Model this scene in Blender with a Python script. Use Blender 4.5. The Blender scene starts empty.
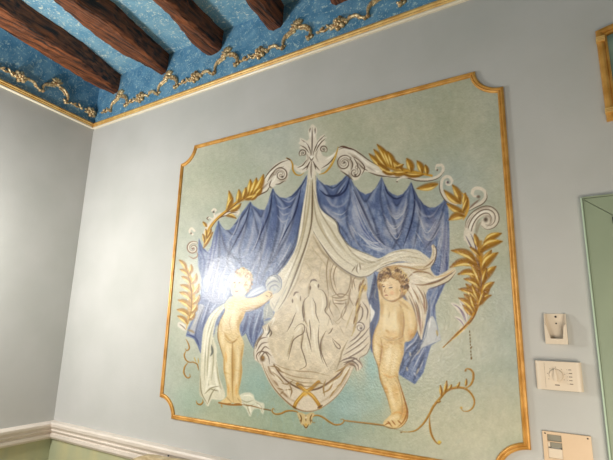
import bpy, bmesh, math, random
import numpy as np
from mathutils import Vector, Matrix

scn = bpy.context.scene
# ---------------------------------------------------------------- camera
FPX = 453.16
CAM_Y, CAM_Z = -1.7, 1.6
RM = np.array([[0.8492997083290611, 0.5273042043070304, 0.02530378533542773],
               [-0.09396875463627499, 0.19816900936226137, -0.9756530719884439],
               [-0.5194803928776133, 0.826244104274584, 0.2178550012444311]])
cam_data = bpy.data.cameras.new('camera')
cam_data.sensor_fit = 'HORIZONTAL'; cam_data.sensor_width = 36.0
cam_data.lens = 36.0*FPX/613.0
cam_data.clip_start = 0.02
cam = bpy.data.objects.new('camera', cam_data)
scn.collection.objects.link(cam)
Rt = RM.T
m = Matrix(((Rt[0, 0], -Rt[0, 1], -Rt[0, 2]), (Rt[1, 0], -Rt[1, 1], -Rt[1, 2]), (Rt[2, 0], -Rt[2, 1], -Rt[2, 2]))).to_4x4()
m.translation = Vector((0, CAM_Y, CAM_Z))
cam.matrix_world = m
scn.camera = cam

# ---------------------------------------------------------------- light and exposure
w = bpy.data.worlds.new('world'); scn.world = w; w.use_nodes = True
bg = w.node_tree.nodes['Background']
bg.inputs[0].default_value = (0.80, 0.88, 1.0, 1); bg.inputs[1].default_value = 0.03
def area(name, loc, target, size, power, col, sy=None, spread=180):
    l = bpy.data.lights.new(name, 'AREA'); l.shape = 'RECTANGLE'; l.size = size; l.size_y = sy or size
    l.energy = power; l.color = col; l.spread = math.radians(spread)
    o = bpy.data.objects.new(name, l); scn.collection.objects.link(o); o.location = loc
    o.rotation_euler = (Vector(target)-Vector(loc)).to_track_quat('-Z', 'Y').to_euler(); return o
# wall sconce out of frame on the left wall (its reflection is the bright spot on the varnish)
sl = bpy.data.lights.new('sconce_light', 'POINT'); sl.energy = 57; sl.shadow_soft_size = 0.085; sl.color = (1.0, 0.985, 0.955)
so = bpy.data.objects.new('sconce_light', sl); scn.collection.objects.link(so); so.location = (-2.45, -1.13, 1.953)
# low warm lamp on the right and a soft fill added behind the viewer
area('bedside_light', (0.75, -1.8, 0.75), (0.40, 0, 0.5), 1.1, 26, (1.0, 0.90, 0.77), None, 130)
area('rear_fill_light', (-2.2, -3.6, 1.8), (-1.2, 0, 2.2), 0.6, 30, (1.0, 0.98, 0.97))
scn.view_settings.view_transform = 'Standard'; scn.view_settings.look = 'None'
scn.view_settings.exposure = 0.0; scn.view_settings.gamma = 1.0
scn.view_settings.use_curve_mapping = False

# ---------------------------------------------------------------- helpers
def ray(x, y):
    return RM.T @ np.array([(x-306.5)/FPX, (y-230)/FPX, 1.0])
def at_wall(x, y, Y=0.0):
    d = ray(x, y); t = (Y-CAM_Y)/d[1]; return d[0]*t, CAM_Z+d[2]*t
def at_height(x, y, z):
    d = ray(x, y); t = (z-CAM_Z)/d[2]; return d[0]*t, CAM_Y+d[1]*t
def to_px(X, Y, Z):
    P = np.stack([X, Y-CAM_Y+0*X, Z-CAM_Z], -1) @ RM.T
    return 306.5+FPX*P[..., 0]/P[..., 2], 230+FPX*P[..., 1]/P[..., 2]

def lin(h):
    if isinstance(h, str):
        c = [int(h[i:i+2], 16)/255 for i in (0, 2, 4)]
    else: c = h
    return tuple(v/12.92 if v <= .04045 else ((v+.055)/1.055)**2.4 for v in c)+(1,)

def mat(name, c1, c2=None, scale=8, rough=.6, metal=0, bump=0, bscale=60, stretch=(1, 1, 1), detail=4, spec=.5, lo=.35, hi=.65):
    M = bpy.data.materials.new(name); M.use_nodes = True
    nt = M.node_tree; b = nt.nodes['Principled BSDF']
    b.inputs['Base Color'].default_value = lin(c1); b.inputs['Roughness'].default_value = rough
    b.inputs['Metallic'].default_value = metal; b.inputs['Specular IOR Level'].default_value = spec
    tc = nt.nodes.new('ShaderNodeTexCoord'); mp = nt.nodes.new('ShaderNodeMapping')
    mp.inputs['Scale'].default_value = stretch; nt.links.new(tc.outputs['Object'], mp.inputs[0])
    if c2:
        n = nt.nodes.new('ShaderNodeTexNoise'); n.inputs['Scale'].default_value = scale; n.inputs['Detail'].default_value = detail
        nt.links.new(mp.outputs[0], n.inputs['Vector'])
        r = nt.nodes.new('ShaderNodeValToRGB'); r.color_ramp.elements[0].position = lo; r.color_ramp.elements[1].position = hi
        r.color_ramp.elements[0].color = lin(c1); r.color_ramp.elements[1].color = lin(c2)
        nt.links.new(n.outputs[0], r.inputs[0]); nt.links.new(r.outputs[0], b.inputs['Base Color'])
    if bump:
        n = nt.nodes.new('ShaderNodeTexNoise'); n.inputs['Scale'].default_value = bscale; n.inputs['Detail'].default_value = 5
        nt.links.new(mp.outputs[0], n.inputs['Vector'])
        bp = nt.nodes.new('ShaderNodeBump'); bp.inputs['Strength'].default_value = bump; bp.inputs['Distance'].default_value = .01
        nt.links.new(n.outputs[0], bp.inputs['Height']); nt.links.new(bp.outputs[0], b.inputs['Normal'])
    return M

def obj(name, bm, material, parent=None, smooth=False):
    me = bpy.data.meshes.new(name); bmesh.ops.recalc_face_normals(bm, faces=bm.faces); bm.to_mesh(me); bm.free()
    if smooth:
        me.polygons.foreach_set('use_smooth', [True]*len(me.polygons))
    me.materials.append(material)
    o = bpy.data.objects.new(name, me); scn.collection.objects.link(o)
    if parent: o.parent = parent
    return o
def tag(o, label, cat=None, group=None, kind=None):
    o['label'] = label
    if cat: o['category'] = cat
    if group: o['group'] = group
    if kind: o['kind'] = kind
    return o
def thing(name, label, cat, loc=(0, 0, 0), rot=None, group=None):
    o = bpy.data.objects.new(name, None); o.empty_display_size = .05; scn.collection.objects.link(o)
    o.location = loc
    if rot: o.rotation_euler = rot
    return tag(o, label, cat, group)

def box(bm, x0, x1, y0, y1, z0, z1, bev=0, seg=2):
    r = bmesh.ops.create_cube(bm, size=1)
    vs = r['verts']
    for v in vs:
        v.co = Vector((x0+(v.co.x+.5)*(x1-x0), y0+(v.co.y+.5)*(y1-y0), z0+(v.co.z+.5)*(z1-z0)))
    if bev:
        es = list({e for v in vs for e in v.link_edges})
        bmesh.ops.bevel(bm, geom=es, offset=bev, segments=seg, affect='EDGES', profile=.5)
def prism(bm, P, off0, off1, f=lambda u, v, o: (u, -o, v)):
    """extruded outline in the wall plane from offset off0 to off1 in front of the wall"""
    a = [bm.verts.new(f(u, v, off0)) for u, v in P]; b = [bm.verts.new(f(u, v, off1)) for u, v in P]
    bm.faces.new(a); bm.faces.new(b[::-1]); n = len(P)
    for i in range(n): bm.faces.new((a[i], b[i], b[(i+1) % n], a[(i+1) % n]))
def sweep(bm, path, prof, closed, f):
    """sweep a profile (d outward from path, o off the wall) along a planar path with mitred corners"""
    n = len(path); P = [Vector(p) for p in path]; rings = []
    for i in range(n):
        a = P[i-1] if (closed or i > 0) else None; b = P[(i+1) % n] if (closed or i < n-1) else None
        t1 = (P[i]-a).normalized() if a is not None else (b-P[i]).normalized()
        t2 = (b-P[i]).normalized() if b is not None else t1
        n1 = Vector((t1.y, -t1.x)); n2 = Vector((t2.y, -t2.x)); s = n1+n2
        k = s/max(.25, s.length_squared/2) if s.length > 1e-4 else n1
        rings.append([bm.verts.new(f(P[i].x+k.x*d, P[i].y+k.y*d, o)) for d, o in prof])
    m_ = len(prof)
    for i in range(n if closed else n-1):
        A, Bq = rings[i], rings[(i+1) % n]
        for j in range(m_): bm.faces.new((A[j], A[(j+1) % m_], Bq[(j+1) % m_], Bq[j]))
    if not closed:
        bm.faces.new(rings[0]); bm.faces.new(rings[-1][::-1])
def tube(bm, P, R, f, seg=8, flat=1.0, base=0.0):
    """tapering rounded moulding along path P in the wall plane, radius R per point"""
    n = len(P); rings = []
    for i in range(n):
        a = P[max(0, i-1)]; b = P[min(n-1, i+1)]
        t = Vector((b[0]-a[0], b[1]-a[1])); t = t.normalized() if t.length else Vector((1, 0)); nn = Vector((t.y, -t.x))
        r = R[i]; rr_ = []
        for j in range(seg):
            an = 2*math.pi*j/seg
            rr_.append(bm.verts.new(f(P[i][0]+nn.x*r*math.cos(an), P[i][1]+nn.y*r*math.cos(an), base+r*flat*(math.sin(an)+.75))))
        rings.append(rr_)
    for i in range(n-1):
        for j in range(seg): bm.faces.new((rings[i][j], rings[i][(j+1) % seg], rings[i+1][(j+1) % seg], rings[i+1][j]))
    bm.faces.new(rings[0][::-1]); bm.faces.new(rings[-1])
def blob(bm, u, v, ru, rv, ro, f, ang=0, base=0.0, nu=8, nv=5):
    """rounded petal or bead"""
    c, s = math.cos(ang), math.sin(ang)
    r = bmesh.ops.create_uvsphere(bm, u_segments=nu, v_segments=nv+1, radius=1)
    for w_ in r['verts']:
        x, y, z = w_.co
        w_.co = Vector(f(u+c*x*ru-s*y*rv, v+s*x*ru+c*y*rv, base+ro*(z+.6)))

XC = -2.8543; ANG = math.radians(94.8134)
def fb(u, v, o): return (u, -o, v)                       # on the mural wall: u = x, v = z
dl = Vector((-math.cos(ANG), -math.sin(ANG))); nl = Vector((math.sin(ANG), -math.cos(ANG)))
def fl_(u, v, o): return (XC+dl.x*u+nl.x*o, dl.y*u+nl.y*o, v)   # on the left wall: u = distance from the corner
CEIL = 3.297

# ---------------------------------------------------------------- brush engine for the wall painting
PX0, PY0, PX1, PY1, PS = 156.0, 64.0, 540.0, 466.0, 3.0
PW, PH = int((PX1-PX0)*PS), int((PY1-PY0)*PS)
IMG = np.zeros((PH, PW, 3), np.float32)
OWN = np.zeros((PH, PW), np.int16)
CUR = [0, None]            # current element, current clip mask

def hexc(h):
    return np.array([int(h[i:i+2], 16)/255.0 for i in (0, 2, 4)], np.float32)

def pts_of(s):
    if isinstance(s, str):
        s = [tuple(float(v) for v in q.split(',')) for q in s.split()]
    return np.array(s, np.float64)

def spline(P, closed=False, n=6):
    P = np.asarray(P, float)
    if len(P) < 3: 
        t = np.linspace(0, 1, n+1)[:, None]
        return P[0]*(1-t)+P[-1]*t
    if closed: Q = np.vstack([P[-1:], P, P[:2]])
    else: Q = np.vstack([2*P[:1]-P[1:2], P, 2*P[-1:]-P[-2:-1]])
    out = []
    for i in range(1, len(Q)-2):
        a, b, c, d = Q[i-1], Q[i], Q[i+1], Q[i+2]
        t = np.linspace(0, 1, n, endpoint=False)[:, None]
        out.append(.5*((2*b)+(c-a)*t+(2*a-5*b+4*c-d)*t*t+(3*b-a-3*c+d)*t**3))
    if not closed: out.append(P[-1:])
    return np.vstack(out)

def blur(a, r):
    for ax in (0, 1):
        k = np.cumsum(np.concatenate([np.repeat(a.take([0], ax), r+1, ax), a, np.repeat(a.take([-1], ax), r, ax)], ax), ax)
        n = a.shape[ax]
        a = (k.take(range(2*r+1, 2*r+1+n), ax)-k.take(range(0, n), ax))/(2*r+1)
    return a

def poly_mask(P):
    Q = (np.asarray(P)-[PX0, PY0])*PS
    fl = np.zeros((PH, PW+1), np.uint8)
    for (x0, y0), (x1, y1) in zip(Q, np.roll(Q, -1, 0)):
        if y0 == y1: continue
        if y0 > y1: x0, y0, x1, y1 = x1, y1, x0, y0
        r = np.arange(max(0, int(np.ceil(y0-.5))), min(PH, int(np.ceil(y1-.5))))
        if len(r) == 0: continue
        x = x0+(x1-x0)*(r+.5-y0)/(y1-y0)
        np.bitwise_xor.at(fl, (r, np.clip(np.ceil(x-.5), 0, PW).astype(int)), 1)
    return (np.cumsum(fl[:, :PW], 1) % 2).astype(np.float32)

def put(cov, col, sl=None):
    sl = sl or (slice(None), slice(None))
    if CUR[1] is not None: cov = cov*CUR[1][sl]
    IMG[sl] = IMG[sl]*(1-cov[..., None])+col*cov[..., None]
    return cov

def F(s, col, smooth=True, own=True, clip=False, soft=1, a=1.0):
    """filled shape; becomes part of the current element"""
    P = pts_of(s)
    if smooth: P = spline(P, True)
    m = poly_mask(P)
    old = CUR[1]
    if not clip: pass
    ys, xs = np.where(m > 0)
    if len(ys) == 0: return m
    sl = (slice(max(0, ys.min()-soft*3), ys.max()+soft*3+1), slice(max(0, xs.min()-soft*3), xs.max()+soft*3+1))
    mm = m[sl]
    if soft: mm = blur(blur(mm, soft), soft)
    c = put(mm*a, hexc(col), sl)
    if own: OWN[sl][c > .5] = CUR[0]
    if clip:
        b = np.zeros_like(m); b[sl] = mm; CUR[1] = b if old is None else b*old
    return m

def U(): CUR[1] = None

def K(s, w, col, a=1.0, soft=.6, tp='b', own=False):
    """brush stroke: path, width in px, colour; tp = taper at b(oth), i(n), o(ut), n(one)"""
    if .7 < w < 1.7 and sum(hexc(col)) < 1.5 and a > .5: w += .25; a = min(1, a*1.25); soft *= .85
    P = spline(pts_of(s), n=8)
    L = np.concatenate([[0], np.cumsum(np.hypot(*np.diff(P, axis=0).T))])
    n = max(2, int(L[-1]/max(.25, w*.22))+1)
    t = np.linspace(0, L[-1], n)
    X = np.interp(t, L, P[:, 0]); Y = np.interp(t, L, P[:, 1]); u = t/max(L[-1], 1e-6)
    if tp == 'b': r = np.sin(np.pi*np.clip(u, .04, .96))**.6
    elif tp == 'i': r = np.clip(u, .08, 1)**.7
    elif tp == 'o': r = np.clip(1-u, .08, 1)**.7
    else: r = np.ones(n)
    r = r*w*.5
    R = w*.5+soft+1
    x0 = int(max(0, (X.min()-R-PX0)*PS)); x1 = int(min(PW, (X.max()+R-PX0)*PS+1))
    y0 = int(max(0, (Y.min()-R-PY0)*PS)); y1 = int(min(PH, (Y.max()+R-PY0)*PS+1))
    if x1 <= x0 or y1 <= y0: return
    cov = np.zeros((y1-y0, x1-x0), np.float32)
    for x, y, q in zip(X, Y, r):
        e = q+soft+.5
        a0 = max(x0, int((x-e-PX0)*PS)); a1 = min(x1, int((x+e-PX0)*PS)+2)
        b0 = max(y0, int((y-e-PY0)*PS)); b1 = min(y1, int((y+e-PY0)*PS)+2)
        if a1 <= a0 or b1 <= b0: continue
        gx = (np.arange(a0, a1)+.5)/PS+PX0-x; gy = (np.arange(b0, b1)+.5)/PS+PY0-y
        d = np.sqrt(gx[None]**2+gy[:, None]**2)
        c = np.clip((q-d)/soft+.5, 0, 1)
        if q < soft*.5: c = c*1.0
        v = cov[b0-y0:b1-y0, a0-x0:a1-x0]
        np.maximum(v, c, out=v)
    sl = (slice(y0, y1), slice(x0, x1))
    cc = put(cov*a, hexc(col), sl)
    if own: OWN[sl][cc > .5] = CUR[0]

def KS(paths, w, col, a=1.0, soft=.6, tp='b', own=False):
    for s in paths.split('|'): K(s.strip(), w, col, a, soft, tp, own)

def B(x, y, rx, ry, col, a=1.0, own=False):
    """soft dab"""
    R = 1.3
    x0 = int(max(0, (x-rx*R-PX0)*PS)); x1 = int(min(PW, (x+rx*R-PX0)*PS+1))
    y0 = int(max(0, (y-ry*R-PY0)*PS)); y1 = int(min(PH, (y+ry*R-PY0)*PS+1))
    if x1 <= x0 or y1 <= y0: return
    gx = ((np.arange(x0, x1)+.5)/PS+PX0-x)/rx; gy = ((np.arange(y0, y1)+.5)/PS+PY0-y)/ry
    d = np.sqrt(gx[None]**2+gy[:, None]**2)
    c = np.clip(1.15-d, 0, 1); c = c*c*(3-2*c)
    sl = (slice(y0, y1), slice(x0, x1))
    put((c*a).astype(np.float32), hexc(col), sl)
    if own: OWN[sl][c > .5] = CUR[0]

rngp = np.random.default_rng(5)
def vnoise(cell, asp=1.0):
    h = int(PH/(cell*PS))+3; w = int(PW/(cell*PS*asp))+3
    g = rngp.random((h, w)).astype(np.float32)
    y = np.arange(PH)/(cell*PS); x = np.arange(PW)/(cell*PS*asp)
    yi = y.astype(int); xi = x.astype(int); fy = (y-yi)[:, None]; fx = (x-xi)[None]
    fy = fy*fy*(3-2*fy); fx = fx*fx*(3-2*fx)
    a = g[yi][:, xi]; b = g[yi][:, xi+1]; c = g[yi+1][:, xi]; d = g[yi+1][:, xi+1]
    return ((a*(1-fx)+b*fx)*(1-fy)+(c*(1-fx)+d*fx)*fy).astype(np.float32)

def leaf(x0, y0, x1, y1, w, col='c99a35', dk='7a4f18', lt='ecd68a', bend=0.0):
    """one painted leaf from base to tip"""
    dx, dy = x1-x0, y1-y0; L = math.hypot(dx, dy); nx, ny = -dy/L, dx/L
    def q(t, o): 
        o = o+bend*L*math.sin(math.pi*t)
        return (x0+dx*t+nx*o, y0+dy*t+ny*o)
    w *= 1.1
    K([q(-.05, .3*w), q(.35, .56*w), q(.7, .46*w), q(1, .08*w)], w*.3, dk, .5, .9)
    F([q(0, -.12*w), q(.3, -.45*w), q(.62, -.42*w), q(1, 0), q(.66, .4*w), q(.3, .5*w), q(0, .12*w)], col)
    K([q(.0, .12*w), q(.35, .34*w), q(.7, .28*w), q(1, 0)], w*.36, dk, .62, .9)
    K([q(.08, -.1*w), q(.4, -.24*w), q(.78, -.18*w)], w*.26, lt, .9, .7)
    K([q(0, 0), q(.4, .08*w), q(.85, .02*w)], .6, dk, .85, .5)
    K([q(.0, .0), q(.16, .05*w), q(.3, .0)], w*.4, dk, .55, .9)
    K([q(.86, .0), q(1.0, 0)], .9, dk, .6, .5)

def scroll(cx, cy, r0, r1, a0, a1, w0, w1, col, dk, own=True, n=16):
    """spiral band"""
    P = []; 
    for i in range(n+1):
        t = i/n; a = math.radians(a0+(a1-a0)*t); r = r0+(r1-r0)*t
        P.append((cx+r*math.cos(a), cy+r*math.sin(a)))
    K(P, (w0+w1)/2+1.5, dk, .55, .9, 'n', own)
    K(P, (w0+w1)/2, col, 1, .6, 'n', own)
    Q = [(cx+(x-cx)*1.0+((x-cx)/max(1e-3, math.hypot(x-cx, y-cy)))*w0*.42, cy+(y-cy)+((y-cy)/max(1e-3, math.hypot(x-cx, y-cy)))*w0*.42) for x, y in P]
    K(Q, .8, dk, .8, .5, 'b')
    return P

BLU, DBL, LBL, MBL = '63769f', '27304f', 'b3b4c0', '475989'
CRM, CRS, CRD = 'd9cfb6', 'a3936f', '6b573c'
SKN, SKS, SKD, SKL = 'dcc18a', 'b8904f', '7d5527', 'f0dfb4'
WHT, WSH, WDK = 'ddd3c0', 'a59683', '62503f'
GLD, GDK, GLT = 'c7973a', '74491a', 'ecd68a'

def paint_all():
    # ---- ground
    g = np.array([.70, .71, .635]); t = np.array([.62, .68, .60]); y_ = np.array([.70, .71, .60])
    n1 = vnoise(40)*.5+vnoise(18)*.3+vnoise(8)*.2
    n2 = vnoise(60)
    yy = (np.arange(PH)/PS+PY0)[:, None]; xx = (np.arange(PW)/PS+PX0)[None]
    tl = np.clip((yy-330)/60, 0, 1)*np.clip(1-np.abs(xx-290)/150, 0, 1)
    IMG[:] = g*(1-tl[..., None])+t*tl[..., None]
    m = np.clip((n1-.5)*1.6, -1, 1)[..., None]
    IMG[:] += m*.075*np.array([1, .75, .8])
    IMG[:] += ((n2-.5)*.05)[..., None]*np.array([1.2, .5, -.6])
    st = vnoise(5, .5)*.7+vnoise(1.4)*.3
    IMG[:] += ((st-.5)*.03)[..., None]
    # teal brushwork round the cartouche
    for x, y, rx, ry, c, a in ((345, 400, 28, 30, '86aaa8', .55), (375, 385, 16, 40, '8fb3ad', .5), (255, 385, 22, 30, '92b3aa', .5), (352, 408, 26, 10, 'a9bdb4', .5), (263, 350, 8, 14, '8db6b4', .8), (372, 362, 8, 22, '8fb3ae', .7), (500, 400, 26, 50, 'b4b29c', .35), (190, 400, 22, 22, '9fb8a8', .4)):
        B(x, y, rx, ry, c, a)
    rr = random.Random(3)
    for i in range(240):
        x = rr.uniform(258, 390); y = rr.uniform(350, 425)
        K([(x, y), (x+rr.uniform(-2, 2), y+rr.uniform(3, 9))], rr.uniform(1, 2.5), rr.choice(['9dbab0', '8aaba6', 'b3c4b6', '93b5b4']), .22, 1.5)
    for i in range(360):
        x = rr.uniform(165, 515); y = rr.uniform(85, 440)
        K([(x, y), (x+rr.uniform(-6, 6), y+rr.uniform(-9, 9))], rr.uniform(1.5, 4), rr.choice(['b2bda5', '9aab95', 'adb79d', 'a4b6a6', 'b7b797']), .14, 2)

    # ---- blue curtain
    CUR[0] = 1
    top = "199.4,238 203,247 208.3,252 212,246 214,235 216.5,227 219,220.4 222,226.5 226,230.5 230.4,230 236,223 243,212 250.8,201.6 254,206 259.5,209.5 265.4,210.6 268.5,203 271,195 273.3,187.8 276,193.5 280,197.5 286,198.6 292,196 297,191 302,184.5 306,177 309.5,173 316,174 318.5,180 324.7,185 331,186 337,184.6 342,180.5 345.5,176.5 349,173.6 351,178.5 354.5,185.5 360,191.7 366,194.7 371.5,193 376.5,188 380,181.5 382,176.8 384.5,184 388.8,191.3 393,194.5 398,196.3 403,194.5 407.5,189.5 411.6,182 414,189 418.5,198 424,204.8 430,208 436,207.5 441.7,203.5 445.7,197.8 448.3,206 449.2,218 449.6,232 449.6,250 449,266 447.5,280 441,294 435.5,305.7 436.5,321 441,339.7 432,345 430.8,347 427,360 423.8,372.4 415.3,384.2 405,378 398.4,373.8 385,360 372,352 366,330 300,320 273,317 264.8,324.8 263.5,331.3 258,342 254.8,349 250,340 246.7,332.6 244,335 241,337 225,330 217,325 214,337 205,340 201.5,353.8 198,345 194.5,339 190,337 186.3,336 189,327 194.5,316.3 199,303 201,295 202,279 198.7,266 198.3,250"
    F(top, BLU, smooth=False, clip=True)
    cm = CUR[1][..., None]
    IMG[:] += cm*((vnoise(5, .45)-.5)*.16+(vnoise(2.2, .5)-.5)*.10)[..., None]*np.array([1.1, 1.0, .75])
    # broad tonal masses
    for x, y, rx, ry, c, a in ((330, 200, 16, 14, MBL, .7), (300, 215, 12, 26, MBL, .6), (395, 207, 18, 14, MBL, .75), (430, 225, 16, 16, '66749c', .6), (278, 215, 8, 20, MBL, .5), (285, 225, 8, 30, '7484a8', .5), (357, 215, 10, 24, '8b92ad', .6),
                               (395, 228, 14, 12, '8e93ac', .6), (260, 245, 12, 30, '8893b0', .5), (240, 235, 12, 22, '7c8aac', .5), (212, 262, 10, 24, '979fb8', .5), (205, 320, 12, 18, '7d88ae', .5), (445, 260, 6, 50, '8187a2', .5), (425, 355, 16, 22, '5b6a93', .5)):
        B(x, y, rx, ry, c, a)
    # swags between the hooks
    hooks = [(219, 221), (250.8, 202), (273.3, 188.5), (309, 173)]
    sw = [((219, 221), (250.8, 202), 17), ((250.8, 202), (273.3, 188.5), 16), ((273.3, 188.5), (308, 174), 20), ((317, 175), (349, 174), 18), ((349, 174), (382, 177), 20), ((382, 177), (411.6, 182), 20), ((411.6, 182), (446, 198), 22)]
    for (xa, ya), (xb, yb), d in sw:
        for j, (k, c, w, a) in enumerate(((1.25, '8c98b4', 1.6, .55), (1.6, MBL, 4.5, .7), (1.95, DBL, 1.5, .6), (2.3, '7f8dae', 2.6, .5), (2.6, LBL, 2.6, .35))):
            mx, my = (xa+xb)/2, (ya+yb)/2+d*k*.62
            K([(xa+.6, ya+4), (xa*.78+xb*.22+1, ya*.7+my*.3+d*.28*k*.6), (mx, my+2), (xb*.78+xa*.22-1, yb*.7+my*.3+d*.28*k*.6), (xb-.6, yb+4)], w, c, a, 1.8)
        K([(xa+.4, ya+1), (xa*.82+xb*.18, ya*.35+((ya+yb)/2+d)*.65-5.5), ((xa+xb)/2, (ya+yb)/2+d-4.2), (xb*.82+xa*.18, yb*.35+((ya+yb)/2+d)*.65-5.5), (xb-.4, yb+1)], 1.2, DBL, .55, .9)
    # broad soft folds
    KS("255,214 253,234 246,254|246,222 240,240 234,256|262,226 264,244 258,262|283,212 283,232 274,254|296,210 290,232 280,254|290,245 280,262|228,238 230,256 236,270|210,262 206,286|219,232 214,254 207,272", 6, 'aaaebf', .5, 3.5)
    KS("268,206 264,226 256,248|273,196 277,214 270,238 264,258|300,192 296,220 288,244|242,226 236,246|224,236 226,256|286,200 288,216", 5, '3f5288', .6, 3)
    KS("354,188 362,208 374,228 390,248|322,206 334,216 344,224|352,224 352,240|388,206 396,216 404,208|386,220 394,232 402,222|384,228 392,240|416,204 424,226 436,214|420,228 428,238 440,222|443,214 441,240 438,256|407,200 404,220 400,236|415,236 414,246", 6, 'b2b2ba', .5, 3.2)
    KS("350,178 343,196 330,196|366,200 376,206 379,190|386,190 396,202 408,194|412,190 420,206 434,214 444,206|409,206 402,228 396,246|376,228 386,246|414,214 410,240|340,204 348,214|424,214 430,222 438,210", 5.5, '3d4e80', .6, 3)
    KS("432,214 436,230 430,244|446,224 446,250 442,280|424,240 434,252", 7, '737492', .55, 3.5)
    # long falling folds, left wing
    KS("219,221 220,240 219,262 212,290|219,222 226,248 240,262 244,275|251,203 247,225 240,250 243,268|251,203 258,230 262,250 256,285|273,189 270,215 262,245 250,270|274,190 279,220 272,255 258,290|300,196 292,225 280,250 262,275|303,203 300,226 292,250 272,276|284,225 278,250 268,270|232,240 228,262 232,275", 2.4, DBL, .5, 1.5)
    KS("273,190 270,212 262,232 255,250|302,186 296,212 286,232 280,245|251,203 246,222 236,242 228,256|296,246 290,256 280,270 270,278", 1.4, '1d2850', .75, .8)
    KS("222,232 224,250 236,268|255,216 252,236 246,256|246,220 243,238 236,252|264,215 266,240 258,262 248,275|280,210 282,236 276,256 266,272|294,205 290,228 282,244|288,240 280,258 270,272|210,258 206,280 208,296|238,240 246,262 252,280|268,250 262,268 254,282", 2.0, LBL, .32, 1.6)
    KS("280,211 284,215 290,213|277,205 283,209 291,206|278,216 283,222 290,219|283,200 290,202 297,196", 1.6, 'b8bac6', .55, .9)
    KS("262,224 258,240 250,256|289,216 284,232 278,246|242,212 236,230 228,244|292,242 286,254 277,268|256,262 252,272 247,282", 1.3, 'c2c3cc', .6, .8)
    KS("199.6,239 201,250 205,262 202,280|200,240 205,250 210,254|214,236 211,255 207,275|219,222 217,240 213,262", 2.0, '33427f', .6, 1.1)
    # right wing of the curtain
    KS("316,175 317,190 322,208 332,218 345,232 352,246|349,175 351,195 347,215 352,235 366,252|352,182 362,205 372,228 384,245|366,200 374,220 380,238 388,250|382,178 381,200 388,228 402,250|384,190 392,215 398,236 393,250|411,183 408,206 402,230 392,250|412,184 420,208 418,230 414,248|446,199 440,222 432,240 424,250", 2.4, DBL, .5, 1.5)
    KS("318,205 325,213 337,222 341,234 350,246|354,190 364,212 376,238 384,250|412,184 415,200 412,222 404,246|384,181 388,193 396,199 404,196|350,178 346,190 338,196 328,195|320,190 328,196 338,195 345,186", 1.6, '1b254c', .7, .9)
    KS("350,185 354,205 362,225 372,242|354,192 366,218 378,240 392,252|352,190 358,214 366,232 374,244|324,205 330,214 340,220 348,216|326,198 334,206 342,206 348,200|388,208 394,216 402,214 408,204|384,214 392,226 402,222 408,210|386,222 394,234 402,228|415,200 422,214 432,216 440,206|418,212 426,230 434,228 442,212|420,222 428,240 438,226 445,214|407,196 404,214 399,234|348,222 354,236 360,250|444,214 442,240 438,256|447,222 446,250 443,270", 1.9, 'b9b8c0', .45, 1.3)
    KS("356,200 362,216 370,232|368,226 376,238 386,247|360,236 372,244 384,250|362,244 374,249 384,252|322,212 332,219 340,222|332,212 341,215 347,211|390,214 397,219 404,213|387,221 395,229 403,222|390,231 397,239 402,231|419,216 427,233 437,220|416,232 424,244|441,236 437,250|352,226 358,236|424,238 432,240 440,228", 1.1, 'd6d1cb', .55, .7)
    # white lining showing at the end of the pulled stripe
    F("380,242 388,247 396,251 390,254 380,252 372,248 364,240 356,226 352,212 356,206 362,222 370,234", 'b9bdcb', a=.45, own=False)
    KS("362,232 370,240 380,247|366,229 374,239 384,246|360,224 368,236|358,216 364,229 374,243", 1.0, '44558f', .6, .7)
    KS("368,240 374,243 380,243|370,246 378,249 386,249|357,232 366,241 372,247", 1.2, 'dad9d6', .7, .7)
    # behind the wings, the long tail on the right
    KS("448,262 446,280 438,296 434,312 437,330|441,262 438,280 432,300|446,250 447,268 443,284", 1.8, '2e3c72', .6, 1.0)
    KS("443,252 441,272 436,288 430,304 428,325|438,292 431,310 431,330|426,310 424,330 418,345", 2.4, 'adb0bd', .6, 1.2)
    KS("430,300 428,322 421,340 414,352 404,362|424,322 418,340 408,350 403,358|426,340 416,352 408,366 404,374|425,352 420,366 414,380|401,352 403,362 400,372", 3.0, DBL, .6, 1.5)
    KS("420,330 415,341 407,348|426,345 419,358 413,370|418,352 411,362|424,360 419,371|412,343 406,350|414,372 417,377", 1.5, 'c6c6cb', .6, .8)
    KS("410,352 411,356|417,374 419,368|407,367 408,371|421,349 417,355", 2.0, 'd6c396', .6, .8)
    F("428,322 433,316 437,325 441,339.5 434,343 426,346 420.5,349 424,338", 'c9c8bd', a=.9)
    KS("428,325 426,336 421,347|437,322 438,332 436,340|441,340 430,345 420,349", .9, '7e8494', .8, .6); KS("437,330 438,336", 2.2, 'b89b4c', .8, .8); KS("431,318 429,330", 1.4, 'e9e6de', .8, .6)
    # strip between shell and right cherub
    F("367,275 375,273 379.5,290 380,310 374,334 372,352 369,345 371,312 368,298", '3a4974', own=False)
    F("367,275 374,273 372,285 369,299 367.5,290", 'a8b4be', own=False, a=.9)
    F("370.5,304 372.5,308 375.2,313 370.5,323 369.5,312", 'e3dfcf', own=False)
    KS("376,276 374,288 370,300|374,322 372,332 371,342", 1.6, '1c274f', .8, .8); KS("377,286 375,296 377,300", 1.4, '8d8a78', .6)
    # lower left piece with the gold woven band
    F("200,296 196,314 190,330 186.3,336 194.5,339 201.5,353.8 203.4,333 211,315 225,304 222,296", '6b799f', own=False, a=.9)
    F("199,305 205,307 200,322 196,334 190,332 195,318", 'b0b0b4', own=False, a=.85)
    KS("200,309 197,318 193,328|203,310 199,322 196,331", 1.2, 'd9cfae', .7, .8); KS("187,334 196,338 200,346", 1.6, '33437d', .8); KS("204,308 199,322 196,337 201,352|212,300 206,318 203,330", 1.8, '3b4a78', .75, 1.0)
    KS("188,330 192,331 195,333", 2.4, '9b7f47', .75, .9)
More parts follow.
